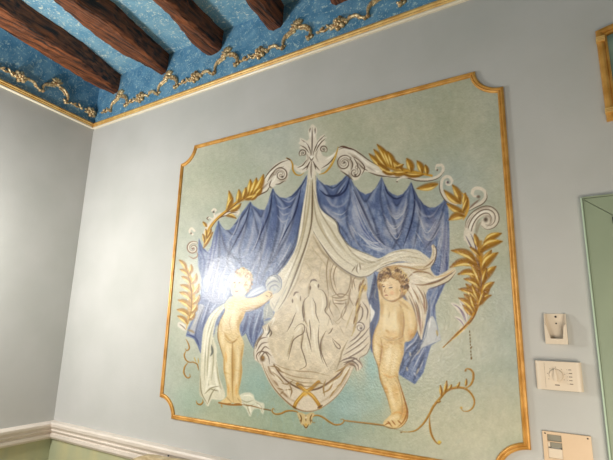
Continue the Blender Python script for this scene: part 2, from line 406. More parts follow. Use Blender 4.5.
    KS("210,300 206,312 202,324|217,303 210,313", 1.6, 'b4bcd4', .7, .9)
    # blue behind the left cherub
    KS("249,314 246,326 243,334|256,312 251,330 252,342|263,309 258,328 256,343|268,306 266,318 260,332", 3.0, '27356a', .75, 1.2)
    KS("260,312 255,328 253,338|267,308 262,320|266,320 262,331 257,341", 1.6, 'a7b0c6', .75, .9)
    F("265,306 272,304 273.5,318 265.5,324 264,318", 'a9a894', own=False, a=.85); KS("264.5,321 269,319 273.5,319", 2.2, '5c6f9f', .9, .8); KS("268,306 267,317", 1.2, 'dcd6bd', .8)
    U()
    K("241,337 244,335 246.5,333 250,341 254,348.5", .8, '3b4b80', .6, .5)

    bm_ = (OWN == 1)[..., None]*.22
    IMG[:] = IMG*(1-bm_)+IMG.mean(-1, keepdims=True)*np.array([1.0, 1.0, 1.02])*bm_
    # ---- cartouche (cream relief)
    CUR[0] = 3
    F("313,222 318,236 323,247 332,258 344,270 357,277 366,276.5 368,285 367.5,296 370.5,309 370,329 371,343 367.5,353.5 360,358.5 363,365 361.5,368.5 357,371 354.5,367 347,382.5 336.6,397 321,408.5 308,411.8 295,408.5 283,399 271.3,385 263.5,369 260,363 255,359 254.6,350 256,343 260,337 264,332 263,326.5 268,323.5 273,318 277,308 283,298 290,292 294,279 302,253", 'd0c0a2', clip=True)
    B(312, 330, 34, 50, 'dacbb0', .85); B(330, 300, 26, 34, 'cdbd9f', .6); B(308, 262, 8, 26, 'c6b695', .5)
    IMG[:] += CUR[1][..., None]*((vnoise(6)-.5)*.12+(vnoise(2.5)-.5)*.08)[..., None]
    nn = rr
    for i in range(420):
        x = nn.uniform(262, 368); y = nn.uniform(245, 398)
        K([(x, y), (x+nn.uniform(-4, 4), y+nn.uniform(-4, 6))], nn.uniform(.8, 2), nn.choice(['e0d3bb', 'c4b393', 'd4c5a7', 'b9a685', 'e4d8c2']), .32, 1.0)
    # rim of the shield, lower crescent
    F("254,346 258,336 264,332 270,330 268,340 274,356 282,372 296,387 308,390 322,388 338,376 350,362 358,350 368,342 372,343 368,354 361,358 364,366 357,371 354,367 347,382.5 336.6,397 321,408.5 308,411.8 295,408.5 283,399 271.3,385 263.5,369 260,363 255,359", 'd8cab2', own=False)
    K("265,336 267,350 274,364 284,378 297,387 309,390 322,387 337,376 346,366 352,352 360,338 364,325", 1.6, '6d5238', .8, .7)
    K("267,336 269,349 276,363 286,376 298,385 309,388", 1.0, 'e5d9c3', .6, .6)
    K("262,360 266,372 274,387 285,399.5 296,408 308,411.5 321,408.5 337,396.5 347,382 354,368", 1.3, '8a6b47', .75, .6)
    K("266,368 276,385 288,397 300,404", 3.0, 'ab9270', .5, 1.2); K("350,370 343,383 332,395 320,403", 3.0, 'ab9270', .5, 1.2)
    K("263,372 271,386.5 282.5,400.5 294,410 308,413.5 322,410.5 338,398.5 349,383.5", .9, 'e9e4d2', .75, .5)
    KS("273,372 280,378 285,384|276,368 284,373|282,383 288,384 294,380|285,390 292,390 291,397|278,388 284,390|290,384 293,392|270,366 277,367 282,371", 1.1, '8c7048', .8, .6)
    KS("268,364 271,372 275,376|274,380 279,386|283,392 288,397|281,394 284,391", 2.0, '7c5f3d', .65, .9)
    KS("326,386 332,381 340,376 345,368|323,393 330,389 334,381|330,398 335,390 341,383|340,386 345,377 351,367|326,380 324,388 325,396|336,372 344,368 351,362", 1.5, '9a7a45', .75, .8)
    KS("329,386 337,380|332,392 338,386|344,376 349,368", 1.6, 'efe4c8', .7, .7)
    KS("275,374 281,381|288,388 290,396|271,369 276,372", 1.6, 'efe4cc', .7, .7)
    # crossed gold straps
    K("319,382 312,388 304,394 297,402 294.5,408", 3.6, 'b18333', 1, .6, 'n'); K("298,384 305,390 313,396 319,404 321,408", 3.6, 'b18333', 1, .6, 'n')
    K("311,388 304,393.5 297,401.5 294.5,406", 1.3, 'e2bb5e', .9, .6); K("299,384 306,390 313,395.5 319,403", 1.2, 'e2bb5e', .9, .6)
    B(305.5, 393.5, 4.2, 3.6, 'd6a94a', .9); K("293,406 297,409", 2.2, '63421c', .9, .6); K("318,408 323,405", 2.2, '63421c', .9, .6)
    KS("296,388 300,384 306,387|314,387 319,383 324,384", 1.2, '8a6c3f', .8, .6)
    # left scroll of the shell
    F("254.6,350 256,343 260,337 264,332 270,333 268,342 271,352 276,362 268,366 262,362 256,360", 'ddd1bd', own=False)
    KS("256,346 261,339 268,337|257,352 262,344 269,342|259,356 265,347 270,349|261,358 266,352 272,356|264,333 259,341 256,349", 1.1, '77624e', .8, .6)
    B(263, 358.5, 3.4, 4.2, '5d4020', .95); B(263.5, 357.5, 1.6, 2.2, 'a87d3f', .8)
    K("259,362 257,356 260,352 265,352 269,357 270,364", 1.0, '6b553f', .85, .6)
    K("255,359 254.3,351 256,343 260,337 264,331.5 262.5,326.5 268,323.5", 1.2, '5f5142', .85, .6)
    KS("268,324 267,331 270,338|270,322 275,318 272,326|264,327 266,333", 1.2, 'efe8da', .8, .6); K("269,325 270,331 267,336", 1.3, '4d4337', .8)
    K("270.5,329 272,333 270,337", 1.2, '59452f', .8)
    # right shell side
    F("360,303 366,299 370,310 370.5,328 371,343 367.5,353.5 360,358.5 352,361 346,364 342,358 347,345 352,334 357,322", 'd3c5ab', own=False)
    KS("345,360 352,356 362,350 369,343|344,355 352,350 362,343 369,336|347,349 355,343 364,335 370,327|350,342 357,337 364,328|343,363 350,361 358,358|358,304 363,309 362,318 357,324|363,302 368,310 367,320", 1.2, '75604a', .85, .6)
    KS("348,357 356,352 365,345|349,351 357,345 366,338|352,344 360,337", 1.6, 'ece2d0', .7, .8)
    scroll(360.6, 327.5, 4.6, 1.4, 200, 560, 2.2, 1.4, 'ded3bf', '6d5947', False); B(361.5, 328.5, 1.8, 1.8, '4a3a2c', .9)
    K("371,310 370.4,328 371.2,343 367.5,353.5 360,358.5 363,365 361.5,368.5", 1.2, '5b4a39', .8, .6)
    KS("340,362 346,359 354,358 360,362 363,367|344,365 352,361 358,365 359,370|357,371 355,366 350,364", 1.2, '5f4a37', .85, .6)
    B(352, 364, 4.5, 2.6, '7c5c3a', .85); B(347, 365, 3, 2.4, 'ae9370', .7)
    # gold-brown plant column beside the medallion
    K("364,277 362,290 359,300 357,315 355,328 352,336", 3.6, 'a98c4e', .75, 1.0)
    KS("365,279 361,286|366,284 362,292|361,282 359,292|359,298 356,306|361,304 357,314|356,316 354,324", 1.6, '7a5722', .75, .7); KS("364,282 361,290 360,297|358,303 357,311", 1.2, 'dcbc68', .85, .6)
    B(365.5, 288, 2.8, 4.2, 'c49a42', .8)
    KS("356,290 354,280 358,277 362,279|352,286 350,297 354,306", .9, '846b4b', .7, .6)
    # medallion, urn and pedestal
    KS("341,258 334,264 331,276 334,290 341,297 348,292 351,280 349,268 342,258|341,262 336,268 334,278 337,290|333,296 334,303 339,309 341,317 336,322|349,295 349,303 344,309 342,317 346,321|332,296 341,294 350,296|334,300 341,301 349,299|334,303 341,304 348,303|331,250 327,270 329,296|352,276 353,290", 1.0, '8c7452', .75, .6)
    KS("337,304 341,314 338,320|345,303 343,313|339,268 338,284", 1.4, 'e1d5ba', .6, .8); KS("331,264 330,282 334,294|350,288 348,304 343,316", 2.2, '9f8a66', .5, 1.2)
    # two relief figures, a staff and the urn
    F("311,281 315,280 318.5,283 319,288 323,290 326,296 327.5,305 325.5,312 331,318 333,326 326.3,331 321.6,342 322,353 328,367 322,368 318,357 313.5,350 311,342 307,328 305,318 304,304 309,296 311,290", 'e0d3b7', own=False, a=.7)
    F("295,294 299,293 301,297 300,302 304,304 304,314 306,324 305,331 311,345 312,356 307,365 303,366 301,350 300,338 293.5,342 289,360 285,360 286,344 287,332 292,322 292,310 291,301", 'ded1b4', own=False, a=.65)
    KS("305,298 304,308 305,318 308,326|310,284 309.5,292 309,296|303,328 303,336 301,348|294,336 291,346 288,356|326,294 329,304 326,312|325,333 321.6,342 322,354", 2.6, '8f7852', .55, 1.3)
    KS("309,296 304.6,301 303,309 304,318 307,324|313,298 316,305 316.5,314 320,323|318.6,289 323,290.6 326.4,296 327.4,305 325.4,311 330,317 333,325|309.8,320 311,330 311.4,340|306.5,326.5 308,335 310,342 312,351.5|319.6,325 318.8,334 319.2,343 321.7,357 324,363.5|326.3,331 321.4,341.7 322,353 327.4,366 329,369|333.4,327.6 331,332 328.5,334|301,296 301,301|296.7,312 294,318 292.4,322.4 287.4,331.6|304,304 304.6,314 304,322|294.6,330 298,325.6 302.2,323.8 305,326.5 303.8,333 298,336.6 293.5,341 291,350 288.6,360|303.8,334 302,347 305,357 306.5,365.6 300,369.6", .75, '60492f', .8, .5)
    KS("310.6,283 312,280.6 315,280 317.6,281.4|311,286 310.6,290|319,284 318.8,288|294,296 296,292.6 299,292.4|293,299 293,303", 1.5, '5c4630', .7, .7)
    KS("315,284 317,286.6|297,295.6 298.6,299|312,300 313,312 314,322|322,294 323.4,304 321,314|314,328 315,340 317,352|301,327 296,333|297,304 299,312|306,342 308,352", 1.9, 'efe5cf', .7, .9)
    KS("332.8,338.5 337,342.6 340.4,346 339.9,348.8 336.4,346.4 333,340", .8, '60492f', .8, .5)
    KS("348,340.7 342.6,351.5 340.4,360 337,369", 1.8, '75603f', .6, .9); KS("346,330 350,318 354,308", 1.4, '9c8450', .5, .9)
    KS("331,296.6 337,298 345,297.4", 1.8, '75603f', .6, .8); KS("331,300 330,308 334,317|345.6,300 346.4,309 342.4,318|335,303 338,303.6 342,303", .8, '7d6647', .65, .5)
    KS("330,318 328,326|334,320 338,324 342,320|340,326 344,334", .9, '8d7654', .5, .8)
    KS("272,362 284,368 298,371 314,372 330,376|276,368 290,375 304,378 318,379|284,376 300,382 316,383|290,381 304,386 318,386", 1.0, '957c5a', .6, .7)
    KS("340,352 330,366 320,374|300,374 290,369|274,346 280,356 288,360", 2.4, 'e2d5bd', .55, 1.2)
    KS("300,268 303,260 309,248|322,262 320,276 324,284|306,262 312,272 308,280|316,252 324,262 330,272|312,246 318,256|298,284 304,278|326,250 330,262", 1.2, 'a58f6b', .45, .9)
    K("314,237 322,251 332,261 344,271 357,278.5 367,278", 2.6, '8c7757', .6, 1.2)
    K("305,255 298,279 290,294 282,303 277,312", 2.2, '8c7757', .5, 1.2)
    KS("300,390 308,392 315,390|283,380 290,386 297,390", .9, 'a08865', .5)
    U()

    # ---- white veil
    CUR[0] = 2
    F("309,171 316.5,172 316.6,190 319,205 325,213 337,222 340,233 349.6,245.3 358,250 368.7,254 379,258.4 389,253.5 397,250.5 407,249 417,250 424,254 430,259 431,263 420,264 407,262 397,262 385,266.5 376,271 369,276 357.5,277.5 344,270 333,261 325,251 318,240 313,234 306,254 297,279.5 290,294 284,304 277,312 272,308 270,300 276,290 278,275 287,264 296,248 300,227 304,203 307,185", CRM, clip=True)
    KS("311,176 310,200 306,225 300,250 290,275 282,295|312,176 314,200 318,222 328,240 340,256 356,268|309,180 306,205 303,230 296,252|314,190 321,212 333,232 345,250|343,238 352,252 366,262 380,262|360,256 372,262 386,258 400,253", 1.5, '9a8a6c', .7, 1.0)
    KS("310,186 308,212 302,238 293,262|312,215 310,232 304,250|313,180 313,205 313,222|318,216 324,232 334,246|330,226 338,242 350,256|304,250 296,272 288,290|356,270 370,268 384,262 400,258|350,256 362,264 374,264", 2.4, 'b3a37f', .5, 1.5)
    K("312.5,178 312.8,200 312,222 309,238", 1.4, '6c5a41', .8, .8); K("312,222 308,240 302,258 293,282 286,298 279,309", 1.5, '6f5d43', .8, .8)
    K("314,232 319,240 326,251 334,261.5 345,270.5 358,277.2 369,276 378,270 388,265 398,261.5", 1.4, '6a5a44', .85, .7)
    K("313,226 317,236 324,246 333,256 345,266", 1.0, 'f0e9d8', .7, .6)
    KS("307,190 303,215 299,240 288,265|316,180 318,200 325,216 337,226 343,240|322,222 330,238 344,254|352,252 366,258 379,262|382,260 392,255 404,252 416,253|388,262 400,257 414,257|296,256 290,270 282,284|376,268 384,263 396,259", 2.0, 'efe8d6', .75, 1.1)
    KS("358,264 357,270 359,274|360,263 361,270|356,266 352,272", 1.0, '8e7d60', .8, .7); K("359,265 358.5,273", .9, 'f1ebdc', .9, .5)
    K("316,176 317,192 321,208 336,221.5 340,233 350,246 368,254.5 379,258.5", 1.0, '5c5545', .7, .6)
    K("305,182 303,204 299.6,227 296,247 288,262 279,274", 1.0, '5d5a55', .6, .7)
    KS("392,253 404,251 418,254|398,258 410,257 424,260|380,266 390,262 402,261", 1.0, 'a08b62', .7, .8)
    KS("281,296 277,304 274,310|288,286 282,298|272,302 275,309", 1.4, '8d8878', .5, .9)
    # knotted cloth at the left cherub's hand
    F("266,283 269,277.5 274,275 279,276 282,281 281.5,288 278,292.5 272,293 267.5,290", 'b6b6ae', soft=1)
    U()
    F("266,283 269,277.5 274,275 279,276 282,281 281.5,288 278,292.5 272,293 267.5,290", 'b9b8af')
    KS("267,287 270,283 275,281 280,283|270,292 271,287 276,285 280,288|273,276 278,278 281,283", 1.1, '6b6f78', .75, .7); KS("269,281 273,278 277,278|273,290 277,288", 1.8, 'dedbd0', .85, .8); B(275, 289.5, 2.5, 2, '8d949c', .8)
    K("266.5,290 266,283 269,277.5 274,275 279,276 282,281 281.5,288 278,292.5", .8, '5e6474', .7, .5)

    # ---- white sheets on the left
    CUR[0] = 9
    F("227,303 219,307 211,314.7 206,324 203.4,332.6 201.5,353.8 200.5,375 200,393 204,399 208.3,406.5 212.4,399.5 218,400 224.5,399 225.5,392.6 222,383 219.5,374.7 217.5,360 217.3,348 214,337.5 215,328 217.3,319.6 222,312 226,306.5", 'd8d2b8', clip=True)
    KS("222,307 213,318 208,335 206,355 205,380|216,318 211,335 209,352 208,372 210,390|213,340 214,360 212,380|217,362 219,378 222,390", 1.4, '97906f', .7, 1.0)
    KS("219,308 210,322 206,340 204,362|213,322 208,340 207,360|211,356 209,376 206,392|215,366 217,382 221,394|206,390 212,386 222,390", 2.2, 'f1ecd9', .7, 1.1)
    KS("212,345 213,352 211,356", 2.4, '3f4440', .7, .8); KS("205,394 212,388 220,386|208,404 212,394 216,388|211,389 219,391|201,376 202,392 208,404", 1.1, '8e8666', .7, .7)
    K("202,352 200.5,375 200.3,392 208,406", 1.0, 'a79f80', .7, .6); K("217,318 221,330 219,345 221,360 225,374", 1.5, 'a3a78e', .5)
    U()
    F("240,396 244,393 250,392.3 254,395 255.6,399.5 260,402 264.8,404 264,413.8 261.5,412 260.5,409 255,409 252.8,412 250.8,416.5 248,412 246.5,408.5 242,404", 'd7d5bd')
    KS("241,399 247,402 254,400|247,404 249,410 251,415|256,402 261,406 263,412|243,402 248,406 255,404", 1.0, '958f6d', .75, .7); KS("243,396 249,395 253,397|250,405 251,412|258,404 262,408", 1.6, 'f3eedb', .8, .8)

    # ---- left cherub
    CUR[0] = 4
    F("234,296 229,299 225.5,304 225.5,311.4 221,320 219,328 218.6,337.5 221,347 223.8,357 224.2,370 226.5,381 227.3,389.4 227,396.5 223,400 220.5,402.5 226,404 231.5,404 233,402.5 236,404.3 241.8,404 242,400 239.6,394 239.6,389 241.5,380 242.8,370 242,362 243.8,353 244.4,342.5 241,334 240,326 244,318 246.5,311.5 252,309.5 258,307.5 264,304.5 268.5,300.5 273,296.5 272.5,292.5 269,290.5 265,292 262,294 255,296.5 247,298 243,295", SKN, clip=True)
    B(231, 320, 8, 14, 'e8d3a8', .8); B(229, 350, 5, 12, 'ecd5a2', .7)
    KS('243,312 239,322 239,332|243,346 241,362 240,380 239,394|233,344 234,360 234,380|244,310 256,309 266,303', 3.4, 'ad8445', .5, 1.8)
    KS("240,309 246,308 256,307 265,303|246,311 241,320 239,328|233,343 233,358 233,372 233,390 234,402|219,330 220,345 224,358 225,372 228,388|244,345 242,358 242,372 240,388|221,324 225,334 233,342 240,336|224,372 230,374|236,370 242,371", 2.0, SKS, .75, 1.2)
    KS("233,343 232.6,360 233,376 233,392|225,338 229,342 233,343 238,339|227,397 232,402|238,398 241,402|232,315 230,323 232,332", 1.0, SKD, .42, 1.2)
    KS("228,306 226,316 224,328 224,338|236,304 234,314 234,328|248,301 256,300 264,297|228,346 229,358 228,370 230,386|238,346 239,360 238,374 237,388|222,336 224,346", 3.4, SKL, .6, 2.6)
    KS("229,384 229,394|237,384 237,395|226,352 227,362", 2.0, 'd99b4c', .5, 1.2); KS("222,403 228,403.8 232,403|234,404 241,403.5", 1.0, '8a5c28', .8, .6)
    KS("268,292 272,294 270,298|266,295 269,297", .9, SKD, .7, .5)
    U()
    K("225.3,305 225.3,311.4 221,320 218.8,328 218.4,337.5 221,347 223.7,357", .8, '8a683c', .6, .6)
    K("240,309.5 247,311.5 258,308 268,301.5 273,297", .9, '7a5628', .7, .6)
    # head
    F("237,272 241,269 246,268.5 250,272 251.5,278 251,285 248,291 244,296 239,298 234,296 231.5,290 231.5,283 233.5,277", 'e3c99a')
    for i in range(90):
        a_ = nn.uniform(-2.4, 1.2); r_ = nn.uniform(5, 11)
        x, y = 243+r_*math.cos(a_)*.85, 281+r_*math.sin(a_)*1.1
        K([(x-1.4, y), (x, y-1.4), (x+1.5, y+.3), (x+.3, y+1.4)], 1.3, nn.choice(['a9804a', 'c9a76d', 'e8d3a2', '8a6438', 'dcc08c']), .8, .7, own=True)
    B(237, 285, 4.5, 7, 'e6c9a0', .8); KS("234,283 236,282.4|239,283 241,282.6", 1.0, '6e4526', .8, .5); KS("236,284 235.4,287.5 236.6,288.2", .8, 'a8723f', .8, .5); K("235,291 237.5,291.6 239,290.6", .9, 'a04f36', .7, .5); B(240, 288.5, 2, 2, 'e2a680', .6)
    K("250,274 252,281 250,289 246,295", 1.2, '7d5c40', .6, .8)
    # wing of the left cherub
    F("247.5,297.5 250,292 254.4,288 262,285.5 266.5,289.5 263,292.5 256,295.5", '9fa9ba')
    KS("249,296 255,291 263,287|251,296 258,293 265,290", 1.6, 'd3d7dc', .8, .8); KS("248,298 256,296.5 266,291|249,293 254,288.5 262,286", .9, '4d5a80', .8, .6)
    F("212,262 222,256 232,262 236,272 232,282 230,294 224,303 214,303 204,296 203,284 207,272", 'bfc0cc', a=.4)
    KS("214,262 210,276 208,290|220,262 216,278 213,296|227,266 222,280 219,298|231,274 227,286 224,298", 1.8, 'eae4e4', .7, 1.1); KS("217,262 212,280 210,296|224,264 219,282 216,300", 1.2, '8e8fb0', .6, .9)

    # ---- right cherub: feathered wing and raised sleeve
    CUR[0] = 5
    F("377,271 385,266.5 397,263 412,262.5 422,263.5 428,262 431,257 432.5,250 431.5,246.5 433.5,244.6 436,248 436.6,255 434.5,262 431,268 434,274 438,275.8 446,271.5 451.5,268.2 455.7,269 455.8,273.5 450,280 442,284.5 434,287 429,289 426.5,296 428,306 426,320 423.5,333 421.8,340 418,332 414,318 409,305 405,294 407,284 402,273 392,269 380,272", 'd8c9ab', clip=True)
    B(414, 282, 8, 14, 'e3d7c2', .8); B(420, 268, 12, 5, 'cdb78d', .7)
    KS("380,270 392,266 406,267 420,270 430,268|408,278 416,272 428,273 434,277|412,284 424,285 440,281 452,273|434,246 434.5,255 431,263 424,268|407,288 414,300 419,318 421,336|411,286 418,298 422,312 423,328|417,286 424,298 425,314", 1.4, '8c6a44', .75, .9)
    KS("424,291 427,302 426,314|419,292 425,310|414,296 419,310 421,328|409,296 414,308 418,326|426,284 438,281 450,275 455,271", 1.2, '6a4e3a', .65, .8)
    KS("434.5,247 435,255 431,262|404,265 416,265 426,265|410,272 420,277 432,280|414,276 426,281 440,278 452,271|409,282 413,292 418,304|414,284 420,294 424,306|388,266 400,264 412,265|419,300 422,314 422,328|412,292 416,304", 1.9, 'f0e6d2', .8, .9)
    KS("383,269 395,266 410,268 424,272|436,278 446,275 454,270", 1.4, 'c79e5d', .7, .9); KS("421,318 422,334|417,312 420,326|424,300 425,312", 2.0, 'a0725a', .5, 1.2)
    U()
    KS("409,306 413,318 417,330 421.5,339.5|433.6,244.6 436.6,250 435.5,260 431,268|455.8,273 449,281 436,287 428,290", .9, '5b4432', .7, .6)
    # body
    F("378,284 379,296 380.5,308 379.5,320 375.5,330 373,340 373.8,353 378.5,366 379.4,374 381,381 384.5,389 387.4,397 390,406 391.5,413 388.5,417 384.5,421 384,425 389,427 395,428 402,426.5 408,419 408.5,410 405.7,400 402,388 398.8,379 400,367 404,354 405,343 409,341.5 413.5,338 417.4,330 417.3,322 415.5,314 412,305.7 406,300 401,297 396,300 390,301 384,298 381,290", SKN, clip=True)
    B(392, 325, 10, 16, 'e9d5a6', .8); B(388, 355, 8, 14, 'e9d3a2', .8); B(411, 322, 5, 14, 'd8b67a', .6)
    KS('401,304 402,322 401,340 403,354 399,370|417,316 417,330 410,341|404,386 406,402 406,418|382,300 382,316|396,372 401,384', 4.0, 'ab8142', .5, 2.2)
    KS('376,342 383,350 381,364|386,341 394,343 404,340', 3.0, 'b98d4a', .5, 2.0)
    KS("403,310 404,322 403,334 405,343|380,308 378,322 374,336 374,350|379,366 381,378 386,392 391,408|381,338 382,346 381,356 380,366|384,336 392,339 400,336|399,378 403,390 406,404|398,300 404,304 410,310|417,322 415,332 409,339|386,330 390,333", 2.2, SKS, .75, 1.3)
    KS("403.5,312 404.5,326 402.5,336|381.5,340 382.5,347 381,358 379.8,368|382,337 390,340.5 400,338.5 404,335|395,378 399,386 402,398 402.5,412 399,422|413,307 416,316 417.3,326 414,336 406,342|390,312 389,318|399,304 402,308", 1.0, SKD, .42, 1.2)
    KS("386,306 386,318 384,330|395,308 396,320 395,332|391,346 389,358 388,370|397,350 395,362 392,374|388,384 392,396 396,410|376,344 377,354|409,310 411,322 411,332|388,420 394,418 400,416", 3.8, SKL, .55, 3.0)
    KS("384,374 390,377 396,376|392,414 398,412 403,414|404,404 405,412 402,420|385,385 389,394|378,360 380,368", 2.0, 'd39448', .5, 1.2); K("405,400 407.5,411 404,421 398,427", 1.6, '9a6124', .6, 1.0)
    B(392, 334, 9, 5, 'd2a35c', .45); B(411, 334, 5, 7, 'c08a48', .5); B(399, 318, 3, 10, 'b98a48', .4); B(385, 346, 6, 5, 'cf9d55', .35); B(396, 392, 5, 10, 'd29d58', .35); B(402, 412, 4, 9, 'b8813f', .45)
    KS("384.5,425.5 389,423 393,427|388,421 391,424|392,420 396,425|398,420 402,424", 1.0, '96602c', .75, .6)
    U()
    KS("380.5,308 379.5,320 375.5,330 373,340 373.8,353 378.5,367 381,381 387.4,397 391.5,413|384,425.5 390,428 398,428", .8, '94713f', .6, .6)
    K("398,376 401,387 405,400 408,411 407,420 401,427 395,428.5", .9, '8a5a28', .7, .6)
    # head with curls
    F("377.5,281 378.5,274 382,270.5 388,268 395,266.5 402,269.5 406.5,275 408.8,282 407.5,289 405,295.5 400,299 393,301 386,299.5 382,296 380.5,291 378,287", 'a67f45')
    F("381.5,283 383,290 384,296.5 389,300.5 394.5,300 399.5,297 401.5,290 400.5,283 396,279 390,277 385,278", 'e6c997')
    for i in range(170):
        a_ = nn.uniform(-3.3, .75); r_ = nn.uniform(.62, 1.02)
        x, y = 393.5+14.6*r_*math.cos(a_), 284+16*r_*math.sin(a_)
        if 382 < x < 400 and y > 281: continue
        K([(x-1.6, y+.6), (x-.4, y-1.3), (x+1.5, y-.2), (x+.5, y+1.4)], 1.3, nn.choice(['7d5826', 'b98f50', 'd8b87c', '5e3f1c', 'c7a163', 'e0c890']), .8, .6, own=True)
    KS("381.5,280 384,277.5 387,279|388,279 391,276.5 395,279|396,280 399,280 401,284|379.5,285 380,290", 1.5, '8a622c', .8, .7)
    KS("382.8,287 385.2,286.4|389,288 393,287.4", 1.0, '4a2d16', .85, .5); KS("382.4,285 385,284.2|388.6,285.6 393.2,285", .7, '96693a', .7, .5)
    KS("386,288 384.8,291.6 386.6,292.6", .8, 'ac7942', .85, .5); K("384.8,295.4 387.2,295.2 388.6,295.8", .9, 'a35a3c', .75, .5); K("386,298 388.4,298.2", .8, 'b98248', .6, .5)
    B(392.5, 293, 3, 3, 'e0a070', .55); B(397.5, 292, 3, 6, 'c39a60', .6); B(386.5, 283, 3, 2, 'f2e0ba', .7); KS("388,300.6 394,301.5 400,298.5", 1.3, 'a0733a', .7, .8); K("401,288 402.5,291 401,294", 1.2, 'cc9560', .8, .6)
    K("400,298 404,296 408,300", 2.4, '5a3c20', .55, 1.2)

    # ---- white scrollwork and crest
    CUR[0] = 6
    sc, sd = WHT, WDK
    # left arm
    F("264,181 267,175 271,169.5 276,164.5 282,161 287.5,159.5 291,162 292,167 289,173.5 288,179 284,182 278,184.5 273,188 269,189 267,192 262,195 256,198.5 251,200 249,198 254,191 259,186.5", sc)
    KS("251,200 260,195 267,191.5 270,187.5 272,189|264,181 268,174.5 274,168 281,163 288,160.5|268,182 272,175 278,169 284,167|256,197 262,190 266,186", 1.1, sd, .85, .6)
    KS("268,186 274,181 279,172 285,168|266,180 271,173 278,167", 1.7, 'f2ebdc', .75, .9); KS("258,193 265,187 270,182|271,178 277,171", 1.6, WSH, .7, 1.0)
    scroll(281.5, 175, 6.6, 1.6, 190, 640, 2.4, 1.6, sc, sd); B(282.8, 177, 1.7, 1.7, '4a3c30', .85)
    KS('270,180 275,173 281,169|278,181 285,181 288,176|262,190 268,184', 2.4, '978673', .5, 1.1)
    KS("273,188 270,186 272,180|276,184.6 280,184 285,181", .9, sd, .8, .6)
    # lower left white acanthus
    F("214.5,217 219,213 226,213 232,209.5 238,209 240.5,212 238,215.5 231,215 226,216.5 220,219 214,223.5 209,229 206,235 204,233 207,226", sc)
    KS("208,231 213,223 220,218 228,215.5 237,215|224,213.5 231,211.5 239,211|226,216 232,213 238,213", .9, sd, .75, .6)
    K("216,218 214.5,213 216.5,210.4 214.5,209.2 212.6,211", 1.8, sc, 1, .6, 'n', True); B(214.2, 212.2, 1.5, 1.5, '43352a', .85); K("214,220 209.5,217.5 208,219.5", 1.4, sc, .9, .6, 'n', True); K("209.5,216.8 207.5,218.6 209.4,220.5", .8, sd, .8, .5)
    K("193,234.5 190,231.5 192,228.5 195,231", 2.2, sc, 1, .6, 'n', True); B(191.6, 233.5, 1.4, 1.4, '5a4636', .85)
    # left swirl
    scroll(193.6, 248.4, 6.2, 1.2, -60, -500, 1.9, 1.3, 'd3cdbb', '7a5a44'); K("197,251 198,256 194,258.5 189,256", 1.2, '8b6a50', .7, .6); B(193.4, 248.8, 1.5, 1.5, '6a3f30', .85)
    # right arm
    F("338.5,163 337.5,156 338.5,149.5 342,147.2 350,147.6 357,150.5 363,155.5 369,160.5 374,164 380,167 386,169.5 392,171.5 390,176.8 384,177 377,175 370,173 365,172 362,175 358,180 354,180.5 352,177.5 349,175 344.5,173.8 340.5,170.5", sc)
    KS("338.5,150 345,148 353,149.5 361,154.5 369,160.5 379,166.5|341,171 347,175 353,180|369,172.5 380,176 391,177|358,163 363,168 368,171|352,156 360,161 365,168 362,175", 1.1, sd, .85, .6)
    KS("345,150 353,152 361,158 368,164 378,169|354,160 360,166|372,170 382,173", 1.7, 'f4eddf', .75, .9); KS("348,153 356,157 362,163|366,166 376,172", 1.6, WSH, .65, 1.0)
    K("339,148 343,146.8 348,148.2 354,150.2", 1.6, '57382a', .75, .7)
    scroll(344.6, 163.4, 7.2, 1.4, -40, -510, 2.4, 1.6, sc, sd); B(344.6, 162.6, 1.8, 1.8, '4f4136', .8)
    scroll(355.2, 172.6, 5.4, 1.2, -70, 260, 2.2, 1.6, sc, sd); B(355.8, 175.4, 1.7, 1.7, '4a3c30', .85)
    KS('347,158 352,164 351,171|358,162 364,170|340,158 339,165 342,171|349,172 352,178', 2.4, '978673', .5, 1.1)
    KS("350,158 353,164 352,170|354,158 358,165 358,170", 1.1, sd, .75, .6)
    # under the right leaves, ending in curls
    K("380,173.5 390,175.6 400,176.5 412,178.5 423,180 434,178.6 441,174.6 443.6,169.5 442,165.6 438.4,165.6", 3.0, sc, 1, .6, 'n', True)
    K("380,175.3 392,177.4 406,178 418,181 430,181 439,178 444.5,172", .9, sd, .8, .5); K("437,165 436,169 438.5,170.6", 1.4, sc, 1, .6, 'n', True); B(437.6, 170.4, 1.4, 1.4, '46382b', .85)
    K("408,177.4 402,178 398,180 397.4,182.4", 1.6, sc, 1, .6, 'n', True); B(397.4, 182, 1.3, 1.1, '43352a', .85)
    K("452.4,181.5 450,177.6 446.2,177 442.8,180 441.6,186 442.4,192 445.4,197.6 450,201.5 456,204", 3.0, sc, 1, .6, 'n', True)
    K("452.4,181.5 450.5,185 446.8,184.6 446.6,181.6", 1.8, sc, 1, .6, 'n', True); B(448, 182.6, 1.7, 1.6, '4a3340', .85); K("440,181 439.8,188 441.4,194 446,201 454,205.5", .8, sd, .8, .5)
    # big right scroll
    F("464.6,241 464.5,233 465,226.5 467.5,219.5 471.5,213.5 477.5,209 484,206.3 490.5,206.3 496,209.5 499,215 499,221.5 495.8,226.6 490,229.4 484.5,229 481,225.5 481.2,220.5 484.5,217.2 482,217 477.5,221 475,228 474,236 473.5,241", sc)
    KS("468,240 468.5,228 473,218 481,211 489,210 494.5,214 495,221 491,225.5 486,225|471,240 472,229 476,220 482,214.6 488,213.6 491.5,217.5 490.4,221.6|465,230 467,220 474,211.5 484,206.6 492,207.4 498,213 499,221 494.5,227.5 487,229.6 481.6,226", .9, sd, .75, .6)
    KS("470,238 470.5,228 475,219 482,212.6 489,212 493,217", 1.7, 'f5efe2', .8, .9); KS("466.5,236 467.5,224 473,215|476,232 477,224 480,219", 1.5, WSH, .7, 1.0)
